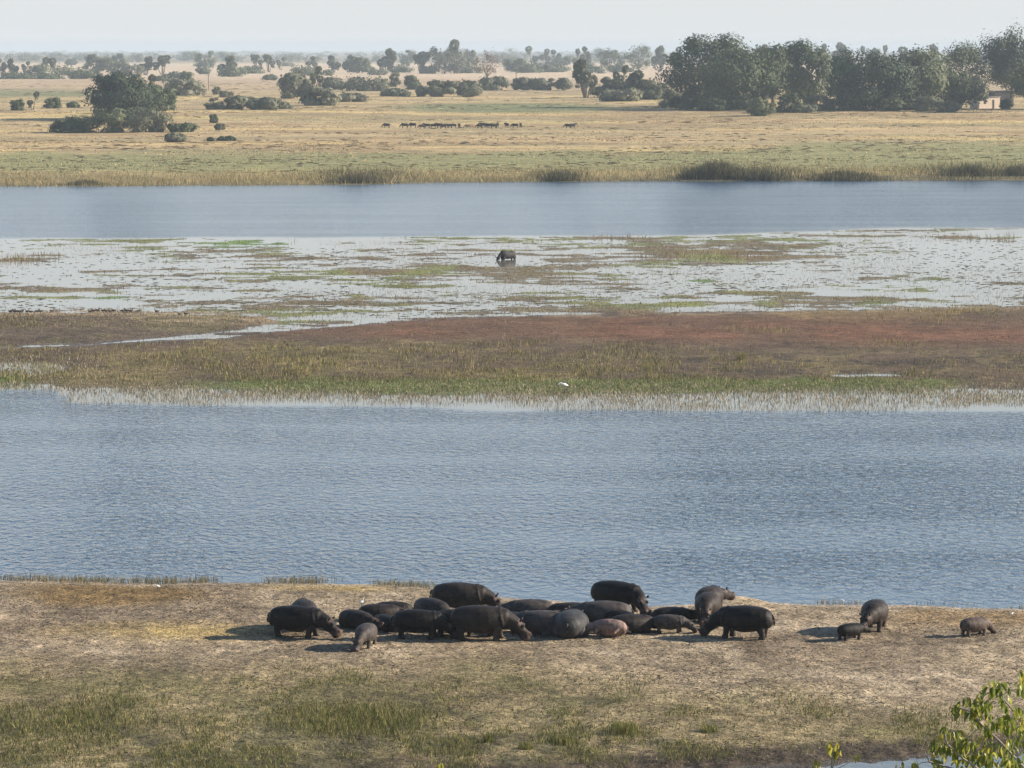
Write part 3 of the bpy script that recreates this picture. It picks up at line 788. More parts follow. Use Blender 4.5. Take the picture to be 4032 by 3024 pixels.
def hippo_mesh(pose, hp=0.0, hy=0.0, fat=1.0, phase=0.0, tint=(.065, .052, .045), pink=.0, calf=False, roll=0.0):
    """unit adult, faces +X. hp: head height 0 grazing .. 1 level; hy: head turn in radians (+ left)"""
    lie = pose == 'lie'
    dz = -.42 if lie else 0.0
    hs = 1.16 if calf else 1.1
    body = [(-1.47, 0, .98, .10, .12), (-1.42, 0, .97, .27, .28), (-1.28, 0, .94, .44, .42), (-1.0, 0, .92, .57, .52), (-.6, 0, .905, .66 * fat, .585),
            (-.15, 0, .90, .71 * fat, .605), (.25, 0, .90, .68 * fat, .58), (.58, 0, .93, .595, .515), (.80, 0, .965, .50, .465), (.84, 0, .965, .475, .44),
            (1.0, 0, .96, .42, .40), (1.12, 0, .95, .3, .3)]
    body = [(x, y, z + dz, w * (1.05 if lie else 1), h) for x, y, z, w, h in body]
    # neck and head
    g = 1 - hp
    c, s = math.cos(hy), math.sin(hy)
    bx, bz = 0.85, .98 + dz
    def turn(px, pz, k):                 # yaw a neck/head point about the neck base
        d = px - bx; cc, sn = math.cos(hy * k), math.sin(hy * k)
        return bx + d * cc, d * sn, pz
    if lie:
        nk = (1.15, .52); hb = (1.38, .46); pit = .16
    else:
        nk = (1.12, .97 - .13 * g); hb = (1.32, .98 - .30 * g); pit = .12 + .78 * g
    if lie and hp > .5: hb = (1.36, .62); nk = (1.15, .6); pit = .1
    path = []
    x0, y0, z0 = turn(.70, bz - .02, .0); path.append((x0, y0, z0, .46, .42))
    x0, y0, z0 = turn(.95, bz - .02 - .04 * g * (not lie), .3); path.append((x0, y0, z0, .41, .39))
    x0, y0, z0 = turn(nk[0], nk[1], .6); path.append((x0, y0, z0, .34, .345))
    prof = [(0, .285, .30), (.14, .285, .285), (.28, .25, .25), (.42, .20, .205), (.53, .215, .205), (.63, .265, .225), (.73, .285, .215), (.80, .25, .17), (.84, .14, .10)]
    axx, axz = math.cos(pit), -math.sin(pit)
    hpts = []
    for t, w, h in prof:
        px, pz = hb[0] + axx * t * hs, hb[1] + axz * t * hs
        q = turn(px, pz, 1.0)
        path.append((q[0], q[1], q[2], w * hs, h * hs)); hpts.append(q)
    parts = [loft(body), loft(path, 20, 2.2)]
    side = Vector((-s, c, 0)); ax = (Vector(hpts[5]) - Vector(hpts[0])).normalized(); upv = ax.cross(side).normalized()
    if upv.z < 0: upv = -upv
    for k in (-1, 1):                    # brow and nostril swellings
        e = Vector(hpts[2]) + upv * .225 * hs + side * k * .155 * hs
        parts.append(ball(e, (.085, .085, .075)))
        e = Vector(hpts[6]) + upv * .19 * hs + side * k * .13 * hs
        parts.append(ball(e, (.085, .085, .07)))
    # fold of skin round the neck
    if not lie or roll == 0:
        ring = []
        for k in range(20):
            a = 2 * math.pi * k / 20
            ring.append((.80 - .10 * math.sin(a), math.cos(a) * .49, .955 + dz + math.sin(a) * .46, .06, .06))
        ring.append(ring[0]); parts.append(loft(ring, 8, 2))
        if not lie: parts.append(ball((1.02, .0, .72 - .08 * g), (.22, .3, .2)))      # loose throat
    parts.append(ball((-.1, 0, .62 + dz), (.75, .6 * fat, .36)))                      # sagging belly
    # legs
    def leg(x, y, front, ph, out=0.0):
        if front:
            pts = [(x - .02, y * .80, .72, .20, .24), (x, y, .5, .165, .185), (x + ph * .10, y + out, .32, .135, .145), (x + ph * .2, y + out, .15, .125, .135), (x + ph * .22 + .02, y + out, .06, .155, .17), (x + ph * .22 + .02, y + out, .0, .15, .165)]
        else:
            pts = [(x + .08, y * .72, .78, .25, .33), (x + .06, y * .95, .56, .20, .25), (x - .02 + ph * .08, y + out, .35, .145, .165), (x - .03 + ph * .18, y + out, .16, .125, .14), (x + ph * .2, y + out, .06, .155, .175), (x + ph * .2, y + out, .0, .15, .17)]
        return loft([(q[0], q[1], q[2], q[3], q[4]) for q in pts], 14, 2)
    if not lie:
        parts += [leg(.62, .36, True, phase), leg(.62, -.36, True, -phase), leg(-.98, .35, False, -phase * .9), leg(-.98, -.35, False, phase * .9)]
    elif roll == 0:
        for k in (-1, 1):
            parts.append(loft([(.55, k * .46, .30, .17, .2), (.75, k * .52, .13, .14, .13), (1.0, k * .5, .07, .12, .09), (1.22, k * .48, .06, .13, .08)], 12, 2))
            parts.append(loft([(-.95, k * .44, .38, .26, .36), (-.75, k * .58, .2, .2, .2), (-.5, k * .66, .1, .14, .12), (-.28, k * .67, .06, .14, .08)], 12, 2))
    else:
        for x in (.55, -.9):
            for k in (-1, 1):
                parts.append(loft([(x, k * .3, .25, .2, .22), (x + .1, k * .33, -.02, .15, .16), (x + .22, k * .33, -.22, .125, .125), (x + .26, k * .33, -.36, .14, .12)], 12, 2))
    co, fs = weld(parts, .042, 3)
    # ears, tail added to the same skin
    extra = []
    for k in (-1, 1):
        e = Vector(hpts[0]) + ax * .08 + upv * .26 * hs + side * k * .22 * hs
        t = e + upv * .12 * hs + side * k * .07
        extra.append(loft([(*e, .03, .045), (*(e * .5 + t * .5), .035, .055), (*t, .012, .02)], 8, 2))
    extra.append(loft([(-1.42, 0, 1.12 + dz, .05, .06), (-1.52, .02, .98 + dz, .04, .05), (-1.55, .02, .80 + dz, .03, .045), (-1.53, .03, .66 + dz, .012, .03)], 8, 2))
    ve, fe = join(extra)
    nb = len(co)
    co = np.concatenate([co, np.array([tuple(v) for v in ve], np.float32)])
    fs = [tuple(q) for q in fs] + [tuple(i + nb for i in q) for q in fe]
    # skin colour: grey brown, pinker on muzzle, round the eyes, ears and in the belly folds
    d_m = np.min([np.linalg.norm(co - np.array(hpts[i]), axis=1) for i in (6, 7)], axis=0)
    pk = ss(.42, .2, d_m) * .55
    for k in (-1, 1):
        e = np.array(Vector(hpts[1]) + upv * .24 + side * k * .17)
        pk = np.maximum(pk, ss(.2, .08, np.linalg.norm(co - e, axis=1)) * .6)
    pk = np.maximum(pk, ss(.62 + dz, .40 + dz, co[:, 2]) * .12 * (np.abs(co[:, 0]) < 1.2))
    pk = np.clip(pk + pink * (.5 + .5 * ss(.9 + dz, .5 + dz, co[:, 2])), 0, 1)
    base = np.array(tint)
    cols = base[None, :] * (1 - pk[:, None]) + np.array([.15, .092, .07])[None, :] * pk[:, None]
    if roll:
        cr, sr = math.cos(roll), math.sin(roll)
        y, z = co[:, 1].copy(), co[:, 2] - (.88 + dz)
        co[:, 1] = y * cr - z * sr; co[:, 2] = y * sr + z * cr
        co[:, 2] -= co[:, 2].min(); co[:, 2] += -.16
    if lie: co[:, 2] = np.maximum(co[:, 2], -.14 + .0 * co[:, 2])
    return mesh_from('hippo', co, fs, cols, True)

def hippo(u, v, yaw, s, pose, label, **kw):
    p = ground_at(u, v)
    me = hippo_mesh(pose, **kw)
    o = link('hippo', me, HIPPO)
    o.location = (p.x, p.y, p.z - (.015 if pose == 'stand' else 0.0))
    o.rotation_euler = (0, 0, R(yaw)); o.scale = (s, s, s)
    tag(o, label, 'hippo', 'hippos on the bank')
    return o

DK, BR, GY, PK = (.008, .0065, .0055), (.022, .0165, .0135), (.056, .046, .040), (.21, .148, .125)
hippo(1178, 2508, -12, 1.08, 'stand', 'big black hippo grazing at the left end of the herd, facing right', hp=.25, phase=.45, tint=DK, hy=-.15)
hippo(1196, 2478, 98, 1.0, 'stand', 'hippo mostly hidden behind the leftmost grazing hippo, only its back showing', hp=.2, tint=BR)
hippo(1408, 2474, -48, .84, 'lie', 'small dark hippo lying nose to nose with the leftmost grazing hippo', tint=BR, hy=.2)
hippo(1440, 2546, -101, .76, 'stand', 'grey young hippo grazing towards the camera, nearest one on the left', hp=.0, tint=GY, calf=True, phase=.25, hy=-.3)
hippo(1500, 2444, 8, .82, 'lie', 'brown hippo lying behind the small dark one with the egret beside it', tint=BR)
hippo(1545, 2428, 165, .76, 'lie', 'rearmost resting hippo of the left group, only the top of its back showing', tint=BR)
hippo(1520, 2480, -62, .70, 'lie', 'dark hippo lying half hidden behind the rump of a standing one', tint=DK)
hippo(1656, 2514, -4, .98, 'stand', 'middle sized standing hippo with its head hidden behind the big grazing one', hp=.15, phase=.3, tint=DK)
hippo(1806, 2502, 3, .92, 'stand', 'hippo almost fully hidden behind the big grazing hippo, only legs showing', hp=.1, phase=.2, tint=DK)
hippo(1905, 2516, -5, 1.17, 'stand', 'largest hippo in the middle of the front row, grazing with its muzzle on the ground', hp=.12, phase=.28, tint=BR, fat=1.04)
hippo(1706, 2470, -58, 1.0, 'stand', 'dark hippo standing behind the front row, rounded back between two bigger ones', hp=.2, tint=BR)
hippo(1822, 2417, -7, 1.13, 'stand', 'large brown hippo grazing at the water side above the front row', hp=.2, phase=.35, tint=BR, fat=1.03)
hippo(2080, 2440, 176, .98, 'lie', 'grey hippo lying behind the front row right of the large brown one', tint=GY)
hippo(2024, 2462, 125, .72, 'lie', 'small hippo lying just behind the muzzle of the largest hippo', tint=BR)
hippo(2128, 2490, 163, 1.10, 'lie', 'big brown hippo lying in the sun right of the largest hippo', tint=GY, fat=1.05)
hippo(2250, 2496, 82, 1.18, 'lie', 'very round grey hippo lying with its rump to the camera', tint=(.04, .037, .036), fat=1.05)
hippo(2242, 2446, 170, .86, 'lie', 'flat brown hippo lying behind the round grey one near the water', tint=BR)
hippo(2368, 2456, 172, 1.10, 'lie', 'long grey hippo lying below the dark standing one with the lowered head', tint=GY)
hippo(2392, 2506, 168, .68, 'lie', 'pinkish young hippo lying on its side in front of the resting pile', tint=PK, pink=.45, roll=R(50), calf=True)
hippo(2432, 2466, 140, .80, 'lie', 'dark hippo lying between the pink young one and the standing one', tint=DK)
hippo(2494, 2487, 12, .86, 'lie', 'brown hippo lying directly left of the small walking calf', tint=BR)
hippo(2644, 2489, -9, .64, 'stand', 'small brown calf walking right in front of a dark resting hippo', hp=.3, phase=.35, tint=GY, calf=True)
hippo(2648, 2450, 18, .76, 'lie', 'black hippo lying flat behind the small brown calf', tint=DK)
hippo(2436, 2410, -32, 1.10, 'stand', 'tall dark hippo standing at the water edge with its head lowered', hp=.12, phase=.2, tint=DK, hy=-.45)
hippo(2786, 2446, -98, .98, 'stand', 'hippo walking head down straight towards the camera right of the calf', hp=.1, phase=.3, tint=BR, pink=.12)
hippo(2796, 2418, 70, .98, 'stand', 'hippo at the water edge behind the one walking to the camera', hp=.8, hy=-.5, tint=BR, pink=.1)
hippo(2922, 2510, 160, 1.1, 'stand', 'big black hippo grazing to the left at the right end of the main herd', hp=.12, phase=.35, tint=DK, fat=1.04)
hippo(3352, 2518, 34, .56, 'stand', 'dark calf touching the face of its mother on the right', hp=.75, phase=.25, tint=DK, calf=True)
hippo(3442, 2483, -104, 1.0, 'stand', 'mother hippo facing the camera beside her calf on the right', hp=.35, phase=.25, tint=BR, hy=-.35, pink=.05)
hippo(3842, 2500, 28, .62, 'stand', 'lone small brown calf grazing at the far right of the bank', hp=.1, phase=.25, tint=(.085, .062, .05), calf=True, pink=.15)

# ------------------------------------------------------------------ buffalo and cattle
COW_BLACK = plain('black_hide', (.022, .02, .02), .7, .3, 2.0)
COW_TAN = plain('tan_hide', (.30, .21, .13), .8, .3, 2.0)
COW_BROWN = plain('brown_hide', (.06, .04, .03), .8, .3, 2.0)
HORN = plain('horn', (.12, .10, .08), .5, .2, 8.0)

def bovid_mesh(graze, horn=True):
    body = [(-1.05, 0, 1.02, .06, .08), (-1.0, 0, 1.0, .22, .26), (-.8, 0, .98, .30, .34), (-.4, 0, .92, .34, .38), (0, 0, .92, .36, .41), (.4, 0, .98, .34, .42), (.65, 0, 1.05, .26, .36), (.8, 0, 1.08, .18, .26)]
    if graze: neck = [(.55, 0, 1.08, .2, .3), (.85, 0, .95, .16, .22), (1.05, 0, .74, .13, .17), (1.18, 0, .58, .14, .15), (1.32, 0, .36, .10, .11), (1.40, 0, .22, .085, .085)]
    else: neck = [(.55, 0, 1.12, .2, .3), (.85, 0, 1.22, .16, .22), (1.08, 0, 1.28, .13, .17), (1.22, 0, 1.22, .14, .15), (1.42, 0, 1.05, .10, .11), (1.52, 0, .96, .085, .085)]
    parts = [loft(body, 14), loft(neck, 12, 2)]
    for x, y, ph in ((.5, .2, .08), (.5, -.2, -.1), (-.78, .2, -.1), (-.78, -.2, .08)):
        parts.append(loft([(x, y * .8, .85, .14, .2), (x, y, .6, .10, .12), (x + ph, y, .32, .07, .075), (x + ph * 1.6, y, .08, .07, .075), (x + ph * 1.6, y, .0, .08, .085)], 10, 2))
    co, fs = weld(parts, .045, 3)
    ex = [loft([(-1.03, 0, 1.1, .03, .03), (-1.12, 0, .85, .025, .025), (-1.12, 0, .5, .04, .04)], 6, 2)]
    hd = neck[3]
    for k in (-1, 1):
        ex.append(loft([(hd[0] - .03, k * .1, hd[2] + .05, .03, .05), (hd[0] - .06, k * .26, hd[2] - .02, .03, .06)], 6, 2))
    ve, fe = join(ex)
    nb = len(co)
    co = np.concatenate([co, np.array([tuple(v) for v in ve], np.float32)])
    fs = [tuple(q) for q in fs] + [tuple(i + nb for i in q) for q in fe]
    me = mesh_from('bovid', co, fs, None, True)
    hp = []
    for k in (-1, 1):
        hp.append(loft([(hd[0] - .02, k * .04, hd[2] + .15, .07, .05), (hd[0], k * .2, hd[2] + .12, .06, .045), (hd[0] + .02, k * .36, hd[2] + .16, .045, .035), (hd[0], k * .42, hd[2] + .3, .025, .02), (hd[0] - .02, k * .36, hd[2] + .4, .008, .008)], 8, 2))
    ve, fe = join(hp)
    mh = mesh_from('horns', [tuple(v) for v in ve], fe, None, True)
    return me, mh
ANIM = [bovid_mesh(True), bovid_mesh(False)]

def bovid(name, u, v, yaw, s, k, mat, label, cat, group=None, sink=0.0):
    p = ground_at(u, v)
    e = empty(name, (p.x, p.y, max(p.z, -.1) - sink), R(yaw), (s, s, s))
    me = ANIM[k][0].copy(); me.materials.append(mat)
    link('body', me, None, e)
    link('horns', ANIM[k][1], HORN, e)
    tag(e, label, cat, group)
bovid('buffalo', 1996, 1022, 218, 1.4, 0, COW_BLACK, 'lone dark buffalo wading head down in the pale marsh', 'buffalo', sink=.55)
HERD = [(1521, 505, 180, 0, 0), (1592, 505, 175, 0, 0), (1624, 504, 170, 0, 0), (1660, 508, 185, 0, 2), (1680, 505, 180, 1, 0), (1708, 505, 10, 0, 0), (1730, 505, 185, 1, 0), (1747, 508, 0, 0, 2),
        (1768, 505, 180, 1, 0), (1784, 504, 190, 0, 0), (1808, 505, 100, 1, 0), (1842, 507, 185, 0, 1), (1858, 505, 20, 0, 1), (1888, 506, 180, 0, 0), (1903, 503, 165, 1, 0), (1925, 505, 180, 0, 0),
        (1943, 507, 185, 0, 0), (1960, 503, 95, 1, 0), (1995, 504, 110, 1, 0), (2027, 505, 182, 0, 0), (2050, 504, 90, 1, 0), (2236, 507, 180, 0, 0), (2256, 505, 30, 1, 0)]
ORD = ['first', 'second', 'third', 'fourth', 'fifth', 'sixth', 'seventh', 'eighth', 'ninth', 'tenth', 'eleventh', 'twelfth', 'thirteenth', 'fourteenth', 'fifteenth', 'sixteenth',
       'seventeenth', 'eighteenth', 'nineteenth', 'twentieth', 'twenty first', 'twenty second', 'twenty third', 'twenty fourth', 'twenty fifth', 'twenty sixth', 'twenty seventh', 'twenty eighth',
       'twenty ninth', 'thirtieth', 'thirty first', 'thirty second', 'thirty third', 'thirty fourth', 'thirty fifth', 'thirty sixth', 'thirty seventh', 'thirty eighth', 'thirty ninth', 'fortieth']
for i, (u, v, yaw, k, mt) in enumerate(HERD):
    if i < 21: lb = '%s %s cow from the left in the herd on the far plain' % (ORD[i], ('dark', 'pale tan', 'brown')[mt])
    else: lb = ('left' if i == 21 else 'right') + ' one of two dark cattle standing apart right of the herd'
    bovid('cow', u, v, yaw + rng.uniform(-12, 12), rng.uniform(1.12, 1.3), k, (COW_BLACK, COW_TAN, COW_BROWN)[mt], lb, 'cow', 'cattle grazing on the far plain')

# ------------------------------------------------------------------ birds
WHITE = plain('white_feathers', (.8, .8, .78), .7, .05, 10)
BILL = plain('yellow_bill', (.5, .36, .08), .5, .1, 10)
DLEG = plain('dark_leg', (.05, .05, .045), .6, .1, 10)
DUCKM = plain('dark_duck_feathers', (.085, .06, .045), .7, .3, 14)
DBILL = plain('grey_bill', (.16, .13, .11), .5, .1, 10)
OXP = plain('oxpecker_feathers', (.20, .17, .14), .7, .2, 14)

def egret(u, v, yaw, s, label, low=False, leg=True):
    p = ground_at(u, v)
    e = empty('egret', (p.x, p.y, p.z), R(yaw), (s, s, s))
    hz = .62 if low else .86
    body = loft([(-.30, 0, .40, .01, .01), (-.20, 0, .43, .05, .045), (-.05, 0, .47, .095, .10), (.08, 0, .50, .09, .10), (.16, 0, .52, .05, .06)], 12, 2)
    if low: neck = [(.10, 0, .52, .05, .06), (.20, 0, .58, .035, .04), (.26, 0, .62, .03, .035), (.34, 0, .58, .028, .032), (.40, 0, .52, .035, .035), (.46, 0, .49, .02, .02)]
    else: neck = [(.10, 0, .52, .05, .06), (.19, 0, .60, .035, .04), (.16, 0, .70, .028, .03), (.17, 0, .80, .028, .03), (.22, 0, .86, .036, .036), (.29, 0, .85, .02, .02)]
    co, fs = weld([body, loft(neck, 10, 2)], .02, 2)
    link('body', mesh_from('egret_body', co, fs, None, True), WHITE, e)
    t = neck[-1]
    v_, f_ = loft([(t[0] - .01, 0, t[2], .016, .016), (t[0] + .1, 0, t[2] - .02, .003, .003)], 6, 2)
    link('bill', mesh_from('egret_bill', [tuple(q) for q in v_], f_), BILL, e)
    for k in (-1, 1):
        v_, f_ = loft([(0, k * .04, .42, .013, .013), (.02, k * .04, .2, .01, .01), (0, k * .04, 0, .012, .012), (.07, k * .04, .0, .008, .006)], 6, 2)
        link('leg', mesh_from('egret_leg', [tuple(q) for q in v_], f_), DLEG, e)
    tag(e, label, 'egret', 'white egrets')
egret(2222, 1545, 200, 1.35, 'large white egret standing in the green grass of the island', low=True)
egret(1423, 2393, 20, .62, 'small white egret standing behind the resting hippos on the left')
egret(3695, 922, 180, 1.25, 'tiny distant white egret at the top right edge of the marsh')
egret(3316, 2368, 160, .5, 'small white egret on the shoreline left of the mother hippo', low=True)
egret(621, 2334, 200, .55, 'small white egret alone on the left part of the bank', low=True)
egret(3984, 2428, 30, .42, 'small pale egret right of the lone calf', low=True)

def duck_parts():
    body = loft([(-.34, 0, .24, .02, .02), (-.22, 0, .20, .08, .07), (0, 0, .17, .13, .12), (.16, 0, .19, .10, .11), (.22, 0, .24, .05, .06)], 12, 2)
    neck = loft([(.15, 0, .22, .06, .07), (.22, 0, .32, .04, .05), (.25, 0, .42, .045, .05), (.31, 0, .42, .035, .035)], 10, 2)
    co, fs = weld([body, neck], .025, 2)
    b = mesh_from('duck_body', co, fs, None, True)
    v_, f_ = loft([(.31, 0, .415, .022, .018), (.42, 0, .395, .02, .008)], 6, 2)
    bl = mesh_from('duck_bill', [tuple(q) for q in v_], f_)
    fts = []
    for k in (-1, 1):
        v_, f_ = loft([(.02, k * .05, .1, .015, .015), (.02, k * .05, .0, .012, .012), (.08, k * .05, .0, .02, .006)], 6, 2)
        fts.append(mesh_from('duck_foot', [tuple(q) for q in v_], f_))
    return b, bl, fts
DB, DL, DF = duck_parts()
DUCKS = [42, 58, 68, 78, 86, 108, 121, 148, 160, 205, 355, 368, 384, 408, 420, 433, 447, 482, 498, 515, 618, 707, 733]
for i, u in enumerate(DUCKS):
    vv = 1231 + (u > 600) * 3 + (u > 700) * 8 + rng.uniform(-1.2, 2)
    p = ground_at(u, vv)
    s = rng.uniform(.85, 1.1)
    e = empty('duck', (p.x, p.y, p.z), R(rng.choice([0, 180, 20, 160, 200])), (s, s, s))
    link('body', DB, DUCKM, e); link('bill', DL, DBILL, e); [link('foot', q, DLEG, e) for q in DF]
    tag(e, '%s dark duck from the left resting along the sandy spit' % ORD[i], 'duck', 'ducks on the sandy spit')

# ------------------------------------------------------------------ trees, palms and bushes
def leafmat(name, c1, c2, trans=.2):
    m, nt, b = newmat(name)
    L = nt.links.new
    oi = N(nt, 'ShaderNodeObjectInfo'); geo = N(nt, 'ShaderNodeNewGeometry')
    no = N(nt, 'ShaderNodeTexNoise', Scale=.45, Detail=3.0); L(geo.outputs['Position'], no.inputs['Vector'])
    ad = N(nt, 'ShaderNodeMath', operation='ADD'); L(oi.outputs['Random'], ad.inputs[0])
    mr = N(nt, 'ShaderNodeMapRange'); L(no.outputs['Fac'], mr.inputs[0])
    for i, x in zip((1, 2, 3, 4), (.3, .7, -.5, .5)): mr.inputs[i].default_value = x
    L(mr.outputs[0], ad.inputs[1])
    cr = N(nt, 'ShaderNodeMix', data_type='RGBA'); cr.clamp_factor = True
    cr.inputs[6].default_value = (*c1, 1); cr.inputs[7].default_value = (*c2, 1)
    L(ad.outputs[0], cr.inputs[0])
    L(cr.outputs[2], b.inputs['Base Color'])
    b.inputs['Roughness'].default_value = .7; b.inputs['Specular IOR Level'].default_value = .25
    tr = N(nt, 'ShaderNodeBsdfTranslucent'); L(cr.outputs[2], tr.inputs[0])
    mix = N(nt, 'ShaderNodeMixShader'); mix.inputs[0].default_value = trans
    L(b.outputs[0], mix.inputs[1]); L(tr.outputs[0], mix.inputs[2]); L(mix.outputs[0], nt.nodes['Material Output'].inputs[0])
    return m
LDARK = leafmat('dark_leaves', (.03, .048, .02), (.058, .078, .032), .1)
LOLIVE = leafmat('olive_leaves', (.07, .092, .038), (.125, .138, .062), .12)
LGREY_HAZE = leafmat('grey_green_and_haze_leaves', (.11, .12, .07), (.19, .185, .115))  # grey green foliage, also the paler colour that paints haze on distant plants
LPALM = leafmat('palm_leaves', (.12, .135, .08), (.22, .22, .14))
LBROWN = leafmat('brown_twigs', (.17, .125, .095), (.25, .19, .15))
BARK = plain('bark', (.12, .095, .075), .9, .3, 1.5)
PBARK = plain('palm_bark', (.20, .17, .14), .9, .3, 1.5)

def quads(c, size, flat=0.0, nrm=None):
    n = len(c)
    if nrm is not None:                      # leaf faces follow the outside of their clump
        w = nrm + rng.normal(0, .33, (n, 3)); w /= np.linalg.norm(w, axis=1)[:, None] + 1e-6
        a = np.cross(w, rng.normal(0, 1, (n, 3))); a /= np.linalg.norm(a, axis=1)[:, None] + 1e-6
        b = np.cross(w, a)
        s = size * rng.uniform(.6, 1.3, (n, 1))
        V = np.stack([c - a * s, c + b * s * .62, c + a * s, c - b * s * .62], 1).reshape(-1, 3)
        return V, np.arange(n * 4).reshape(n, 4)
    a = rng.normal(0, 1, (n, 3)); a[:, 2] *= (1 - flat); a /= np.linalg.norm(a, axis=1)[:, None] + 1e-6
    b = rng.normal(0, 1, (n, 3)); b[:, 2] *= (1 - flat)
    b -= a * np.sum(a * b, axis=1)[:, None]; b /= np.linalg.norm(b, axis=1)[:, None] + 1e-6
    s = size * rng.uniform(.6, 1.3, (n, 1))
    V = np.stack([c - a * s, c + b * s * .5, c + a * s, c - b * s * .5], 1).reshape(-1, 3)
    return V, np.arange(n * 4).reshape(n, 4)

def crown_mesh(w, h, seed, clumps, per, leaf, z0=.12, top=1.0, flat=0.0, shape='round', dens=.55):
    global rng
    keep = rng; rng = np.random.default_rng(seed)
    cs = []; rs = []
    for i in range(clumps):
        for _ in range(40):
            p = rng.uniform(-1, 1, 3)
            if dens < np.sum(np.abs(p) ** 3) ** (1 / 3) < 1: break
        else: p = p / 2
        if shape == 'umbrella': p[2] = rng.uniform(.1, .9) * (1 - .45 * (p[0] ** 2 + p[1] ** 2)) ; 
        zc = (z0 + top) / 2; hz = (top - z0) / 2
        cs.append((p[0] * w * .44, p[1] * w * .44, (zc + p[2] * hz * .88) * h))
        rs.append(w * rng.uniform(.09, .23))
    P = []; NN = []
    for c, r in zip(cs, rs):
        n = int(per * rng.uniform(.6, 1.4))
        d = rng.normal(0, 1, (n, 3)); d /= np.linalg.norm(d, axis=1)[:, None]
        rr = r * rng.uniform(.1, 1, (n, 1)) ** .35
        rr = rr * np.where(rng.uniform(0, 1, (n, 1)) < .14, rng.uniform(1.1, 1.55, (n, 1)), 1)      # stray sprigs
        q = np.array(c) + d * rr * np.array([1.15, 1.15, (1 - flat * .5) * min(1.2, max(.6, h / w))])
        P.append(q); NN.append(d * .8 + (q - np.array([0, 0, h * .4])) / (w * .5) * .5 + np.array([0, 0, .15 + flat]))
    P = np.concatenate(P); NN = np.concatenate(NN); ok = P[:, 2] > -.02 * h; P = P[ok]; NN = NN[ok]
    V, Fq = quads(P, leaf, flat, NN)
    rng = keep
    return mesh_from('crown', V, Fq)

def trunk_mesh(w, h, seed, z1=.55, limbs=5, rad=.03):
    r = np.random.default_rng(seed + 5)
    parts = []
    t0 = h * rad
    parts.append(loft([(0, 0, -.3, t0 * 1.3, t0 * 1.3), (0.02 * w, 0, h * .1, t0, t0), (0, .01 * w, h * z1 * .6, t0 * .8, t0 * .8), (0, 0, h * z1, t0 * .5, t0 * .5)], 8, 2))
    for i in range(limbs):
        a = 6.283 * (i + r.uniform(-.3, .3)) / max(limbs, 1)
        zs = h * z1 * r.uniform(.35, .75); ze = h * r.uniform(.5, .85); re = w * r.uniform(.2, .38)
        parts.append(loft([(0, 0, zs, t0 * .5, t0 * .5), (math.cos(a) * re * .5, math.sin(a) * re * .5, zs + (ze - zs) * .45, t0 * .35, t0 * .35), (math.cos(a) * re, math.sin(a) * re, ze, t0 * .12, t0 * .12)], 6, 2))
    V, Fc = join(parts)
    return mesh_from('trunk', [tuple(q) for q in V], Fc, None, True)

def scale_at(Y): return F / Y
TREE_N = {}
def tree(u, vb, vt, wpx, label, mat=LDARK, cat='tree', name=None, group=None, clumps=34, per=150, leaf=None, z0=.12, flat=0.0, shape='round', trunk=True, limbs=6, dY=0.0, seed=None, dens=.5, zmin=None):
    """tree whose foot shows at row vb, top at row vt, wpx wide in photo pixels"""
    p = ground_at(u, vb)
    if dY:
        Y = p.y + dY; d = ray(u, vb); p = Vector((d.x * Y, Y, zat(d.x * Y, Y)))
    k = p.y / F * (1.1 if cat == 'tree' else 1.0)
    top = at_dist(u, vt, p.y).z
    h = max(top - p.z, .5); w = wpx * k
    seed = seed if seed is not None else int(u * 7 + vb)
    nm = name or ('tree' if cat == 'tree' else cat)
    e = empty(nm, (p.x, p.y, p.z), rng.uniform(0, 6.28))
    per = int(per * 1.15)
    lf = leaf or min(.85, max(.22, .055 * w))
    link('crown', crown_mesh(w, h, seed, clumps, per, lf, z0, 1.0, flat, shape, dens), mat, e)
    if trunk: link('trunk', trunk_mesh(w, h, seed, .55, limbs, .022 if cat == 'tree' else .03), BARK, e)
    tag(e, label, cat, group)
    return e

# the grove at the right
G = 'big trees of the right hand grove'
tree(2790, 428, 138, 330, 'broad tall dark tree at the left end of the right hand grove', LDARK, group=G, clumps=60, per=230, leaf=.62, z0=-.03, dY=25, name='shade_tree')
tree(2925, 432, 205, 310, 'rounder olive tree leaning in front of the broad tall dark one', LOLIVE, group=G, clumps=55, per=220, leaf=.6, z0=-.06, name='shade_tree')
tree(3045, 425, 165, 200, 'grey brown tree behind the round bush in the middle of the grove', LOLIVE, group=G, clumps=40, per=190, leaf=.6, z0=.05, dY=50, name='shade_tree')
tree(3170, 425, 160, 175, 'weeping grey green tree with drooping outer branches in the grove', LOLIVE, group=G, clumps=44, per=200, leaf=.6, z0=.1, dY=20, name='shade_tree')
tree(3310, 420, 198, 130, 'narrow dark tree in the gap left of the widest grove tree', LDARK, group=G, clumps=34, per=170, leaf=.55, z0=.0, dY=40, name='shade_tree')
tree(3440, 434, 215, 290, 'widest dense dark tree in the centre of the right hand grove', LDARK, group=G, clumps=60, per=220, leaf=.6, z0=-.06, name='shade_tree')
tree(3610, 432, 195, 240, 'green spreading tree right of the widest dense dark one', LOLIVE, group=G, clumps=50, per=210, leaf=.6, z0=-.04, dY=6, name='shade_tree')
tree(3790, 418, 176, 200, 'pale loosely leaved tree behind the layered acacia', LOLIVE, group=G, clumps=44, per=150, leaf=.5, z0=.05, dY=45, name='shade_tree', dens=.3)
tree(3775, 430, 275, 185, 'layered acacia left of the tin roofed shed', LOLIVE, group=G, clumps=36, per=160, leaf=.5, z0=.14, flat=.7, name='acacia')
tree(3985, 415, 128, 210, 'tall feathery tree behind the tin roofed shed', LOLIVE, group=G, clumps=50, per=180, leaf=.6, z0=.2, dY=35, name='shade_tree', dens=.3)
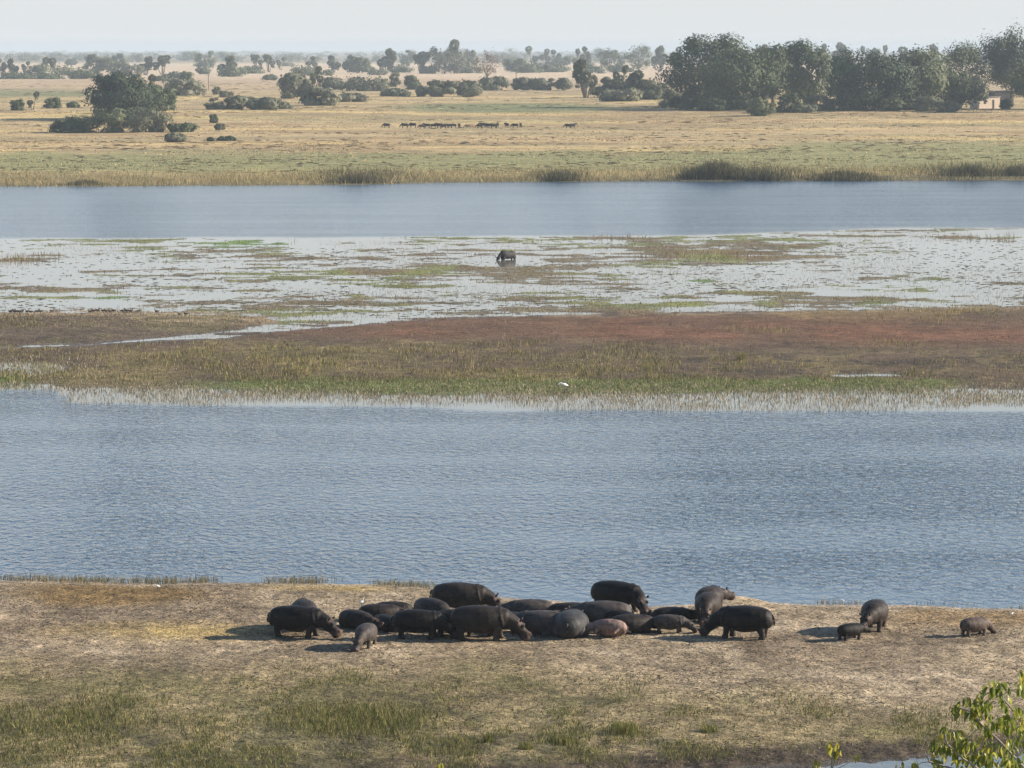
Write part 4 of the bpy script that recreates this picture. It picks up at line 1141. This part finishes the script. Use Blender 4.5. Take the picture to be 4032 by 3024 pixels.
tree(4040, 442, 262, 105, 'small leafy tree at the right edge in front of the shed', LOLIVE, group=G, clumps=26, per=140, leaf=.42, z0=.3, name='shade_tree')
tree(4190, 430, 150, 260, 'tall tree beyond the right edge of the grove', LDARK, group=G, clumps=40, per=160, leaf=.6, z0=.1, name='shade_tree')
GB = 'bushes at the foot of the grove'
for a in [(3100, 444, 360, 128, 'round dark bush in front of the weeping tree', LDARK), (3000, 456, 388, 100, 'small feathery acacia standing out in the tan grass', LOLIVE),
          (2690, 432, 385, 120, 'dark bush at the left foot of the broad tall tree', LDARK), (2800, 436, 392, 120, 'low dark bush under the broad tall tree', LDARK),
          (2640, 428, 345, 110, 'pale bush left of the broad tall tree', LGREY_HAZE), (3215, 436, 372, 100, 'pale scrub right of the round dark bush', LGREY_HAZE),
          (3300, 436, 385, 110, 'grey bush under the narrow dark tree', LGREY_HAZE), (3520, 438, 380, 110, 'olive bush under the widest dense tree', LOLIVE),
          (3650, 438, 382, 120, 'olive grey bush under the green spreading tree', LGREY_HAZE), (3735, 442, 400, 90, 'low brushwood heap left of the shed', LGREY_HAZE),
          (3962, 428, 392, 50, 'small shrub against the right wall of the shed', LOLIVE), (3160, 444, 412, 110, 'low scrub right beside the round dark bush', LGREY_HAZE)]:
    tree(*a, cat='bush', group=GB, clumps=24, per=130, leaf=.4, z0=-.1, limbs=4)
# left clump
GL = 'trees and bushes of the left clump'
tree(468, 470, 285, 205, 'large dark round tree of the left clump', LDARK, group=GL, clumps=95, per=200, leaf=.5, z0=-.12, name='shade_tree')
tree(612, 452, 345, 140, 'lower green tree on the right side of the left clump', LOLIVE, group=GL, clumps=44, per=170, leaf=.5, z0=.0, dY=20, name='shade_tree')
for a in [(290, 521, 462, 185, 'dark thick bush at the left front of the left clump', LDARK), (425, 522, 430, 150, 'middle bush below the large dark tree', LOLIVE),
          (575, 521, 440, 205, 'pale grey bush at the right front of the left clump', LGREY_HAZE), (712, 521, 484, 110, 'low green bush right of the left clump', LOLIVE),
          (690, 560, 527, 75, 'small grey bush standing alone below the left clump', LGREY_HAZE), (842, 484, 452, 32, 'tiny shrub right of the left clump', LOLIVE),
          (865, 512, 488, 40, 'tiny grey shrub on the tan plain right of the left clump', LGREY_HAZE), (830, 556, 543, 24, 'very small dark tuft low on the tan plain', LDARK),
          (890, 555, 541, 60, 'flat dark brushwood low on the tan plain', LDARK)]:
    tree(*a, cat='bush', group=GL, clumps=24, per=140, leaf=.42, z0=-.1, limbs=4)
GM = 'bushes of the middle plain'  # their distance haze is partly put into the paler leaf colours
MID = [(970, 408, 386, 110, LGREY_HAZE, 'low grey scrub between the utility pole and the palm clump'), (1105, 428, 402, 80, LGREY_HAZE, 'sparse low scrub below the tall bush by the leaning palm'), (1375, 398, 376, 120, LGREY_HAZE, 'flat grey scrub below the left end of the hedge'), (1560, 380, 356, 110, LGREY_HAZE, 'low scrub in front of the hedge'),
       (68, 434, 388, 66, LOLIVE, 'dark bush at the left edge beside a palm'), (206, 427, 384, 66, LOLIVE, 'round dark bush left of the large left clump'), (292, 424, 402, 50, LOLIVE, 'low flat bush just left of the large left clump'),
       (725, 376, 316, 170, LGREY_HAZE, 'long bush behind the left clump by the utility pole'), (733, 345, 284, 50, LOLIVE, 'round bush on top of the long bush behind the left clump'), (851, 373, 341, 32, LOLIVE, 'small round bush right of the utility pole'),
       (888, 382, 357, 58, LGREY_HAZE, 'low bush right of the small round one by the pole'), (848, 431, 386, 76, LGREY_HAZE, 'thin grey bush below the utility pole'), (922, 431, 380, 80, LGREY_HAZE, 'second thin grey bush below the utility pole'),
       (1030, 431, 384, 125, LGREY_HAZE, 'wide sparse scrub left of the palm clump'), (1155, 386, 284, 130, LGREY_HAZE, 'tall bush left of the leaning palm'), (1255, 415, 346, 165, LGREY_HAZE, 'spreading grey bush below the leaning palm'),
       (1310, 352, 308, 90, LGREY_HAZE, 'bush right of the leaning palm'), (1440, 357, 308, 185, LGREY_HAZE, 'left end of the long hedge on the middle plain'), (1555, 340, 284, 45, LOLIVE, 'small upright bush rising from the hedge'),
       (1620, 352, 292, 75, LOLIVE, 'round dark bush in the hedge'), (1660, 381, 330, 52, LGREY_HAZE, 'bush standing in front of the round dark hedge bush'), (1740, 381, 308, 120, LGREY_HAZE, 'large bush left of the hedge middle'),
       (1840, 380, 312, 105, LGREY_HAZE, 'large bush at the hedge middle'), (1945, 355, 306, 130, LGREY_HAZE, 'grey bush under the bare brown tree'), (2065, 354, 308, 90, LGREY_HAZE, 'bush right of the second utility pole'),
       (2135, 354, 303, 90, LGREY_HAZE, 'bush between the second pole and the tall palm'), (2220, 354, 308, 70, LGREY_HAZE, 'last hedge bush left of the tall palm'), (2390, 384, 300, 130, LGREY_HAZE, 'dark bush right of the tall palm'),
       (2480, 384, 310, 130, LOLIVE, 'bush among the low palms left of the grove'), (2560, 390, 318, 120, LGREY_HAZE, 'bush touching the left end of the grove'), (2450, 400, 352, 160, LGREY_HAZE, 'flat topped pale acacia left of the grove')]
for u, vb, vt, w, mt, lb in MID:
    tree(u, vb, vt, w, lb, mt, cat='bush', group=GM, clumps=24, per=110, leaf=None, z0=-.1, limbs=4)

# palms
def palm_mesh(seed, heads):
    r = np.random.default_rng(seed)
    tv = []; V = []; Fc = []
    for k in range(heads):
        hx, hy = (0, 0) if heads == 1 else (r.uniform(-.2, .2), r.uniform(-.2, .2))
        hz = r.uniform(.8, .87) if k == 0 else r.uniform(.35, .84)
        tv.append(loft([(hx * .2, hy * .2, -.02, .022, .022), (hx * .6, hy * .6, hz * .5, .015, .015), (hx, hy, hz, .013, .013)], 7, 2))
        hr = .16 if heads > 1 else .2
        for i in range(84):
            d = r.normal(0, 1, 3); d /= np.linalg.norm(d)
            dead = i > 56
            if dead: d[2] = -abs(d[2]) - .3; d /= np.linalg.norm(d)
            L_ = hr * (r.uniform(.55, .75) if dead else r.uniform(.75, 1.1))
            t = np.array(d); s = np.cross(t, r.normal(0, 1, 3)); s /= np.linalg.norm(s)
            n_ = np.cross(t, s)
            c0 = np.array([hx, hy, hz - (r.uniform(.0, .22) if dead else 0)]) + t * L_ * .4
            base = len(V); V.append(c0)
            for q in range(6):
                a = -1.25 + 2.5 * q / 5
                V.append(c0 + (t * math.cos(a) + s * math.sin(a)) * L_ * .62 * r.uniform(.75, 1.1) + n_ * L_ * r.uniform(-.1, .1) - np.array([0, 0, .06 * L_]))
            for q in range(5):
                Fc.append((base, base + 1 + q, base + 2 + q))
    tV, tF = join(tv)
    return mesh_from('palm_trunk', [tuple(q) for q in tV], tF, None, True), mesh_from('palm_crown', np.array(V), Fc)
PALMS = [palm_mesh(11, 1), palm_mesh(12, 2), palm_mesh(13, 4), palm_mesh(14, 6), palm_mesh(15, 5)]
def palm(u, vb, vt, wpx, k, label, group):
    p = ground_at(u, vb)
    h = at_dist(u, vt, p.y).z - p.z
    w = wpx * p.y / F
    base = {0: .34, 1: .6, 2: .66, 3: .7, 4: .7}[k]
    sx = w / base
    e = empty('palm', (p.x, p.y, p.z), rng.uniform(0, 6.28), (sx, sx, h * .97))
    link('trunk', PALMS[k][0], PBARK, e); link('crown', PALMS[k][1], LPALM, e)
    tag(e, label, 'palm', group)
palm(128, 432, 353, 52, 1, 'dark palm beside a bush near the left edge of the plain', 'nearer palms on the plain')
palm(1244, 372, 254, 64, 2, 'leaning palm rising from bushes left of the hedge', 'nearer palms on the plain')
palm(2308, 386, 222, 104, 3, 'tall dense palm clump standing alone left of the grove', 'nearer palms on the plain')
palm(2442, 372, 250, 66, 2, 'palm right of the tall dense palm clump', 'nearer palms on the plain')
palm(2520, 390, 272, 120, 3, 'wide low palm clump next to the grove', 'nearer palms on the plain')
palm(600, 420, 285, 70, 2, 'pale palm behind the large dark tree of the left clump', 'nearer palms on the plain')

# skyline: distant palms, round trees and scrub, thinning into haze partly painted as paler leaves
FARP = [(8, 300, 226, 50, 2), (55, 300, 225, 52, 3), (100, 295, 238, 36, 2), (180, 300, 219, 26, 0), (208, 303, 222, 32, 0), (575, 296, 216, 74, 3), (640, 296, 209, 84, 4), (900, 300, 212, 82, 3), (1008, 276, 207, 58, 4),
        (1058, 284, 207, 58, 4), (1105, 275, 222, 44, 2), (1232, 280, 218, 52, 2), (1312, 284, 212, 60, 3), (1372, 284, 213, 62, 3), (1520, 290, 186, 84, 3), (1658, 290, 195, 78, 4), (1790, 290, 147, 42, 0),
        (2100, 262, 174, 56, 1), (2150, 262, 188, 52, 2), (2192, 262, 192, 46, 2), (2270, 272, 182, 42, 1), (2308, 272, 178, 48, 2), (2600, 280, 175, 70, 3), (2660, 280, 178, 50, 2), (3240, 270, 166, 50, 2), (3306, 270, 162, 80, 3),
        (3390, 270, 171, 40, 1), (3485, 270, 166, 42, 1), (3554, 270, 178, 34, 0), (3660, 270, 168, 68, 3), (3030, 275, 168, 60, 2), (3890, 270, 180, 60, 3)]
FART = [(370, 290, 217, 70, LOLIVE), (425, 290, 222, 70, LOLIVE), (472, 272, 208, 50, LOLIVE), (280, 258, 231, 40, LOLIVE), (745, 240, 202, 62, LOLIVE), (810, 270, 199, 64, LOLIVE), (880, 242, 203, 78, LOLIVE),
        (1605, 262, 186, 46, LOLIVE), (1750, 290, 170, 96, LGREY_HAZE), (1800, 290, 196, 80, LGREY_HAZE), (1855, 275, 184, 46, LGREY_HAZE), (1390, 288, 222, 60, LOLIVE), (1425, 288, 226, 56, LOLIVE), (2035, 284, 226, 96, LOLIVE), (2130, 284, 246, 96, LOLIVE),
        (2215, 262, 220, 84, LOLIVE), (2400, 276, 192, 92, LOLIVE), (2515, 276, 178, 98, LOLIVE), (3440, 275, 186, 50, LOLIVE), (2000, 235, 190, 80, LGREY_HAZE), (2360, 240, 188, 60, LGREY_HAZE), (230, 240, 206, 70, LGREY_HAZE), (120, 242, 212, 80, LGREY_HAZE),
        (540, 245, 212, 60, LGREY_HAZE), (1150, 240, 215, 70, LGREY_HAZE), (1960, 250, 215, 50, LGREY_HAZE), (330, 236, 215, 60, LGREY_HAZE)]
FARB = [(150, 300, 256, 110, LOLIVE), (255, 296, 262, 150, LOLIVE), (315, 312, 276, 100, LOLIVE), (370, 308, 270, 60, LOLIVE), (480, 296, 248, 80, LGREY_HAZE), (520, 300, 250, 90, LGREY_HAZE), (60, 312, 290, 130, LOLIVE), (180, 312, 300, 130, LOLIVE),
        (800, 294, 268, 62, LOLIVE), (800, 262, 242, 90, LOLIVE), (920, 302, 264, 110, LOLIVE), (1000, 290, 262, 100, LOLIVE), (1060, 315, 294, 60, LOLIVE), (1200, 296, 262, 110, LOLIVE), (1290, 296, 276, 60, LOLIVE), (1450, 284, 262, 60, LOLIVE),
        (1580, 286, 258, 90, LOLIVE), (1690, 290, 262, 120, LOLIVE), (1850, 288, 260, 110, LOLIVE), (2080, 286, 258, 110, LOLIVE), (2190, 284, 262, 110, LOLIVE), (2330, 290, 262, 100, LOLIVE), (2440, 285, 255, 110, LOLIVE), (2300, 262, 246, 90, LGREY_HAZE),
        (700, 308, 284, 110, LOLIVE), (1480, 296, 272, 80, LGREY_HAZE), (640, 318, 296, 60, LOLIVE), (1130, 262, 250, 70, LGREY_HAZE)]
for i, (u, vb, vt, w, k) in enumerate(sorted(FARP)):
    palm(u, vb, vt, w, k, '%s fan palm from the left along the hazy skyline' % ORD[i], 'hazy palms on the skyline')
for i, (u, vb, vt, w, mt) in enumerate(sorted(FART, key=lambda a: a[0])):
    tree(u, vb, vt, w * 1.12, '%s round crowned tree from the left along the hazy skyline' % ORD[i], mt, group='hazy trees on the skyline', name='far_tree', clumps=24, per=80, leaf=None, z0=.0, limbs=3)
for i, (u, vb, vt, w, mt) in enumerate(sorted(FARB, key=lambda a: a[0])):
    tree(u, vb, vt, w, '%s low bush from the left in the hazy belt under the skyline palms' % ORD[i], mt, cat='bush', group='hazy bushes under the skyline', clumps=18, per=70, leaf=None, z0=-.1, trunk=True, limbs=3)
# far-off woodland beyond, one mass fading into the haze
def woodland():
    P = []; S = []
    for _ in range(900):
        D = math.exp(rng.uniform(math.log(5600), math.log(20000)))
        x = rng.uniform(-.19, .19) * D
        if fbm(np.array([x / 500]), np.array([D / 900]), 141, 3)[0] < .36: continue
        w = rng.uniform(9, 26) * (D / 6000) ** .6; h = rng.uniform(6, 14)
        z = zat(x, D)
        n = 60
        d = rng.normal(0, 1, (n, 3)); d /= np.linalg.norm(d, axis=1)[:, None]; d *= rng.uniform(.3, 1, (n, 1))
        P.append(np.array([x, D, z + h * .5]) + d * np.array([w / 2, w / 2, h / 2])); S.append(np.full(n, w * .1))
    P = np.concatenate(P); S = np.concatenate(S)
    V, Fq = quads(P, S[:, None])
    tag(link('far_woodland', mesh_from('far_woodland', V, Fq), LGREY_HAZE), 'faint far woodland dissolving in haze along the horizon', 'woodland', kind='stuff')
woodland()
# half bare brown tree
tree(1918, 345, 203, 96, 'half bare brown tree with a visible forked trunk on the middle plain', LBROWN, clumps=26, per=46, leaf=.4, z0=.4, limbs=7, name='bare_tree', group='nearer palms on the plain')

# ------------------------------------------------------------------ village pieces
WOOD = plain('weathered_pole', (.12, .09, .07), .9, .3, 3)
PLASTER = plain('mud_plaster', (.62, .50, .39), .9, .2, 1.2)
TIN = plain('tin_roof', (.45, .47, .49), .4, .15, 2.0, .5)
DOORM = plain('dark_doorway', (.06, .05, .045), .9, .2, 3)
WHITEW = plain('whitewash', (.72, .69, .64), .85, .1, 1.0)

def box(x0, x1, y0, y1, z0, z1):
    V = [(x, y, z) for z in (z0, z1) for x, y in ((x0, y0), (x1, y0), (x1, y1), (x0, y1))]
    return V, [(3, 2, 1, 0), (4, 5, 6, 7), (0, 1, 5, 4), (1, 2, 6, 5), (2, 3, 7, 6), (3, 0, 4, 7)]

def pole(u, vb, vt, label):
    p = ground_at(u, vb)
    h = at_dist(u, vt, p.y).z - p.z
    e = empty('utility_pole', p)
    v_, f_ = loft([(0, 0, -.3, .22, .22), (0, 0, h * .5, .19, .19), (0, 0, h, .16, .16)], 8, 2)
    link('post', mesh_from('post', [tuple(q) for q in v_], f_), WOOD, e)
    v_, f_ = box(-.9, .9, -.06, .06, h - .9, h - .7)
    link('crossarm', mesh_from('crossarm', v_, f_), WOOD, e)
    tag(e, label, 'pole', 'utility poles')
pole(821, 352, 292, 'thin utility pole right of the left clump')
pole(2032, 348, 283, 'thin utility pole in the hedge right of the bare brown tree')

def hut(u, vb, wpx, hpx, label, wallm=PLASTER, roofm=TIN, yaw=0.0, door=True, dY=0.0, name='shed'):
    p = ground_at(u, vb)
    if dY:
        Y = p.y + dY; d = ray(u, vb); p = Vector((d.x * Y, Y, zat(d.x * Y, Y)))
    k = p.y / F
    w, h = wpx * k / 2, hpx * k
    dp = w * .6
    e = empty(name, p, R(yaw))
    t = .15
    for nm, b in (('wall', (-w, w, -dp, -dp + t, -.3, h)), ('wall', (-w, w, dp - t, dp, -.3, h * .88)), ('wall', (-w, -w + t, -dp + t, dp - t, -.3, h * .9)), ('wall', (w - t, w, -dp + t, dp - t, -.3, h * .9))):
        v_, f_ = box(*b); link(nm, mesh_from('wall', v_, f_), wallm, e)
    n = 26
    V = []; Fc = []
    for i in range(n + 1):
        x = -w - .35 + (2 * w + .7) * i / n
        rz = .05 * (i % 2)
        V += [(x, -dp - .4, h + .12 + rz), (x, dp + .4, h * .9 + .06 + rz), (x, -dp - .4, h + .02 + rz), (x, dp + .4, h * .9 - .04 + rz)]
    for i in range(n):
        a = i * 4
        Fc += [(a, a + 4, a + 5, a + 1), (a + 2, a + 3, a + 7, a + 6), (a, a + 2, a + 6, a + 4), (a + 1, a + 5, a + 7, a + 3)]
    Fc += [(0, 1, 3, 2), (n * 4, n * 4 + 2, n * 4 + 3, n * 4 + 1)]
    link('roof', mesh_from('roof', V, Fc), roofm, e)
    if door:
        v_, f_ = box(w * .28, w * .46, -dp - .05, -dp + .02, 0, h * .75)
        link('door', mesh_from('door', v_, f_), DOORM, e)
        v_, f_ = box(-w * .55, -w * .3, -dp - .04, -dp + .02, h * .4, h * .68)
        link('window', mesh_from('window', v_, f_), DOORM, e)
    tag(e, label, 'building', 'village buildings')
hut(3878, 426, 100, 46, 'tin roofed plaster shed in front of the grove at the right', yaw=28)
hut(3942, 400, 84, 40, 'second shed half hidden behind the tin roofed one', DOORM, TIN, yaw=20, door=False, dY=30)
hut(2195, 276, 60, 12, 'long low white roofed house in the hazy belt', WHITEW, WHITEW, door=False, name='house')
hut(2236, 275, 28, 8, 'short white roofed house right of the long low one', WHITEW, WHITEW, door=False, name='house')
hut(2128, 268, 24, 28, 'pale upright building between the skyline palms', WHITEW, TIN, door=True, name='house')
hut(3242, 402, 44, 24, 'ochre hut behind the scrub in the middle of the grove', PLASTER, PLASTER, yaw=15, dY=40, name='hut')
hut(2588, 384, 40, 14, 'small white wall left of the grove', WHITEW, WHITEW, yaw=20, door=False, name='hut')
p = ground_at(3905, 440)
e = empty('rail_fence', p)
for k in range(5):
    v_, f_ = loft([(-12 + 6 * k, 0, -.3, .09, .09), (-12 + 6 * k, 0, 1.2, .08, .08)], 6, 2)
    link('post', mesh_from('fence_post', [tuple(q) for q in v_], f_), WOOD, e)
for zz in (.6, 1.05):
    v_, f_ = loft([(-12.3, .1, zz, .07, .07), (0, .1, zz + .06, .07, .07), (12.3, .1, zz, .06, .06)], 6, 2)
    link('rail', mesh_from('fence_rail', [tuple(q) for q in v_], f_), WOOD, e)
tag(e, 'low wooden rail fence in front of the tin roofed shed', 'fence')

# ------------------------------------------------------------------ foreground tree and saplings on the near slope
def fgleaf(name, c1, c2):
    m, nt, b = newmat(name)
    L = nt.links.new
    oi = N(nt, 'ShaderNodeObjectInfo')
    cr = N(nt, 'ShaderNodeMix', data_type='RGBA'); cr.inputs[6].default_value = (*c1, 1); cr.inputs[7].default_value = (*c2, 1)
    L(oi.outputs['Random'], cr.inputs[0]); L(cr.outputs[2], b.inputs['Base Color'])
    b.inputs['Roughness'].default_value = .4; b.inputs['Specular IOR Level'].default_value = .5
    tr = N(nt, 'ShaderNodeBsdfTranslucent'); L(cr.outputs[2], tr.inputs[0])
    mix = N(nt, 'ShaderNodeMixShader'); mix.inputs[0].default_value = .45
    L(b.outputs[0], mix.inputs[1]); L(tr.outputs[0], mix.inputs[2]); L(mix.outputs[0], nt.nodes['Material Output'].inputs[0])
    return m
LEAF_G = fgleaf('foreground_leaf_green', (.14, .18, .028), (.25, .26, .045))
LEAF_Y = fgleaf('foreground_leaf_yellow', (.32, .32, .06), (.46, .38, .06))
TWIG = plain('pale_twig', (.30, .25, .19), .8, .2, 30)

def leaf_mesh(fold, curl):
    V = []; Fc = []
    prof = [(0, .004), (.12, .12), (.3, .2), (.5, .22), (.7, .17), (.88, .08), (1, .0)]
    for t, w in prof:
        z = -curl * t * t
        V += [(t, -w, z + fold * w), (t, 0, z), (t, w, z + fold * w)]
    for i in range(len(prof) - 1):
        a = i * 3
        Fc += [(a, a + 3, a + 4, a + 1), (a + 1, a + 4, a + 5, a + 2)]
    return V, Fc
def leaf_data(mat):
    out = []
    for f, c in ((.5, .3), (.9, .15), (.3, .5), (1.3, .25)):
        V, Fc = leaf_mesh(f, c)
        me = mesh_from('leaf', V, Fc, None, True); me.materials.append(mat); out.append(me)
    return out
LM = leaf_data(LEAF_G); LY = leaf_data(LEAF_Y)

def twig(parent, org, pts, r0, r1, name='branch'):
    n = len(pts)
    v_, f_ = loft([(q.x - org.x, q.y - org.y, q.z - org.z, r0 + (r1 - r0) * i / (n - 1), r0 + (r1 - r0) * i / (n - 1)) for i, q in enumerate(pts)], 7, 2)
    link(name, mesh_from(name, [tuple(q) for q in v_], f_, None, True), TWIG, parent)

def put_leaf(parent, org, p, L_, yellow):
    me = (LY if rng.uniform() < yellow + .18 else LM)[rng.integers(4)]
    o = link('leaf', me, None, parent)
    o.location = p - org
    droop = R(rng.uniform(35, 88))
    o.rotation_euler = (rng.uniform(-.6, .6), droop, rng.uniform(0, 6.28))
    o.scale = (L_, L_ * rng.uniform(.8, 1.15), L_)
    return o

FY = 27.0
def bush_fg():
    base = at_dist(4260, 3700, FY + .3)
    gz = zat(base.x, base.y)
    org = Vector((base.x, base.y, gz))
    e = empty('leafy_tree', org)
    def P(u, v, d=0.0): return at_dist(u, v, FY + d)
    fork = P(4200, 3330, .1)
    twig(e, org, [org - Vector((0, 0, .3)), org.lerp(fork, .5) + Vector((.06, 0, 0)), fork], .06, .035, 'trunk')
    mains = [[fork, P(4120, 3120), P(4022, 3011, -.05), P(3935, 2918, -.1), P(3870, 2858, -.1), P(3840, 2790, 0), P(3870, 2740, .1)],
             [fork, P(4100, 3080, .2), P(4060, 2900, .3), P(4000, 2810, .3), P(3940, 2740, .2), P(3915, 2690, .2)],
             [fork, P(4050, 3200, -.2), P(3900, 3060, -.3), P(3790, 2985, -.3), P(3730, 2930, -.3), P(3720, 2890, -.3)],
             [fork, P(4140, 3000, .4), P(4080, 2800, .4), P(4035, 2700, .4), P(4022, 2660, .4)],
             [P(3900, 3060, -.3), P(3760, 3030, -.3), P(3660, 3000, -.25), P(3640, 2960, -.25)],
             [P(3870, 2858, -.1), P(3820, 2800, -.1), P(3760, 2785, -.05)],
             [P(3760, 3030, -.3), P(3640, 3035, -.3), P(3545, 3025, -.3)]]
    for m in mains: twig(e, org, m, .012, .004)
    # leaf sprays: (u, v, radius px, leaves, yellow share)
    cl = [(3910, 2712, 34, 13, .4), (3955, 2715, 30, 10, .4), (3880, 2765, 46, 18, .35), (3815, 2785, 44, 17, .3), (3762, 2800, 22, 7, .2), (3955, 2760, 30, 8, .4), (4025, 2668, 24, 9, .25), (4018, 2712, 22, 7, .35),
          (3850, 2830, 46, 15, .35), (3920, 2850, 56, 20, .3), (3990, 2830, 56, 22, .25), (4040, 2870, 56, 20, .2), (3740, 2895, 34, 13, .5), (3690, 2945, 36, 14, .3), (3725, 2965, 36, 14, .4), (3795, 2925, 34, 11, .2),
          (3855, 2960, 58, 22, .35), (3930, 2975, 66, 26, .3), (4005, 2965, 66, 26, .25), (3690, 3012, 28, 9, .1), (3545, 3020, 14, 4, .1), (3600, 3020, 18, 5, .2), (3785, 3005, 40, 10, .3), (3870, 3010, 46, 14, .3), (4000, 3020, 60, 18, .3)]
    allm = [q for m in mains for q in m]
    made = 0; ev = []; ef = []
    for cu, cv, r, n, yl in cl:
        c = P(cu, cv, rng.uniform(-.25, .35))
        near = min(allm, key=lambda q: (q - c).length)
        if (near - c).length > .03: twig(e, org, [near, near.lerp(c, .5) + Vector((0, 0, .015)), c], .004, .002, 'twig')
        for q in range(int(n * 1.6)):
            a = rng.uniform(0, 6.28); rr = r * math.sqrt(rng.uniform(0, 1))
            o = put_leaf(e, org, P(cu + math.cos(a) * rr, cv + math.sin(a) * rr * .9 - 10, rng.uniform(-.3, .4)), rng.uniform(.045, .092), yl)
            if q >= n * .85:                 # past three hundred leaves: joined into one part
                mt = Matrix.LocRotScale(o.location, o.rotation_euler, o.scale)
                k0 = len(ev); ev += [mt @ w.co for w in o.data.vertices]; ef += [tuple(k0 + i for i in pl.vertices) for pl in o.data.polygons]
                bpy.data.objects.remove(o)
    fo = link('foliage', mesh_from('foliage', [tuple(q) for q in ev], ef, None, True), LEAF_G, e)
    fo['kind'] = 'stuff'
    tag(e, 'leafy tree with drooping yellow green leaves in the bottom right corner', 'tree')
bush_fg()
def sapling(u, v, spray, label, foot):
    top = at_dist(u, v, FY)
    org = Vector((top.x + .05, top.y, zat(top.x, top.y)))
    e = empty('sapling', org)
    mid = at_dist(foot[0], foot[1], FY)
    twig(e, org, [org - Vector((0, 0, .2)), org.lerp(mid, .6), mid, top], .016, .004, 'stem')
    for cu, cv, r, n, yl in spray:
        c = at_dist(cu, cv, FY)
        if (c - top).length > .04: twig(e, org, [mid, c], .004, .002, 'twig')
        for _ in range(n):
            a = rng.uniform(0, 6.28); rr = r * math.sqrt(rng.uniform(0, 1))
            put_leaf(e, org, at_dist(cu + math.cos(a) * rr, cv - 8 + math.sin(a) * rr, FY + rng.uniform(-.06, .06)), rng.uniform(.05, .08), yl)
    tag(e, label, 'sapling', 'saplings rising at the bottom edge')
sapling(3282, 2935, [(3285, 2940, 26, 12, .75), (3222, 2998, 16, 6, .6), (3378, 2985, 10, 3, .2), (3300, 2965, 16, 4, .6)], 'thin sapling with a tuft of yellow green leaves over the water channel', (3272, 3040))
sapling(1736, 3008, [(1736, 3016, 10, 4, 1.0)], 'single bright leafy tip poking up at the bottom edge', (1738, 3060))

# ------------------------------------------------------------------ haze
def haze():
    me = bpy.data.meshes.new('haze')
    v_, f_ = box(-27000, 27000, -200, 27000, -4.0, 52.0)
    me = mesh_from('haze', v_, f_)
    m = bpy.data.materials.new('haze_air'); m.use_nodes = True
    nt = m.node_tree
    for n in list(nt.nodes):
        if n.type != 'OUTPUT_MATERIAL': nt.nodes.remove(n)
    pv = nt.nodes.new('ShaderNodeVolumePrincipled')
    pv.inputs['Color'].default_value = (.60, .695, .79, 1)
    pv.inputs['Density'].default_value = 8.5e-5
    pv.inputs['Anisotropy'].default_value = 0.0
    nt.links.new(pv.outputs[0], nt.nodes['Material Output'].inputs['Volume'])
    tag(link('haze', me, m), 'thin pale haze over the whole plain', 'haze', kind='stuff')
haze()
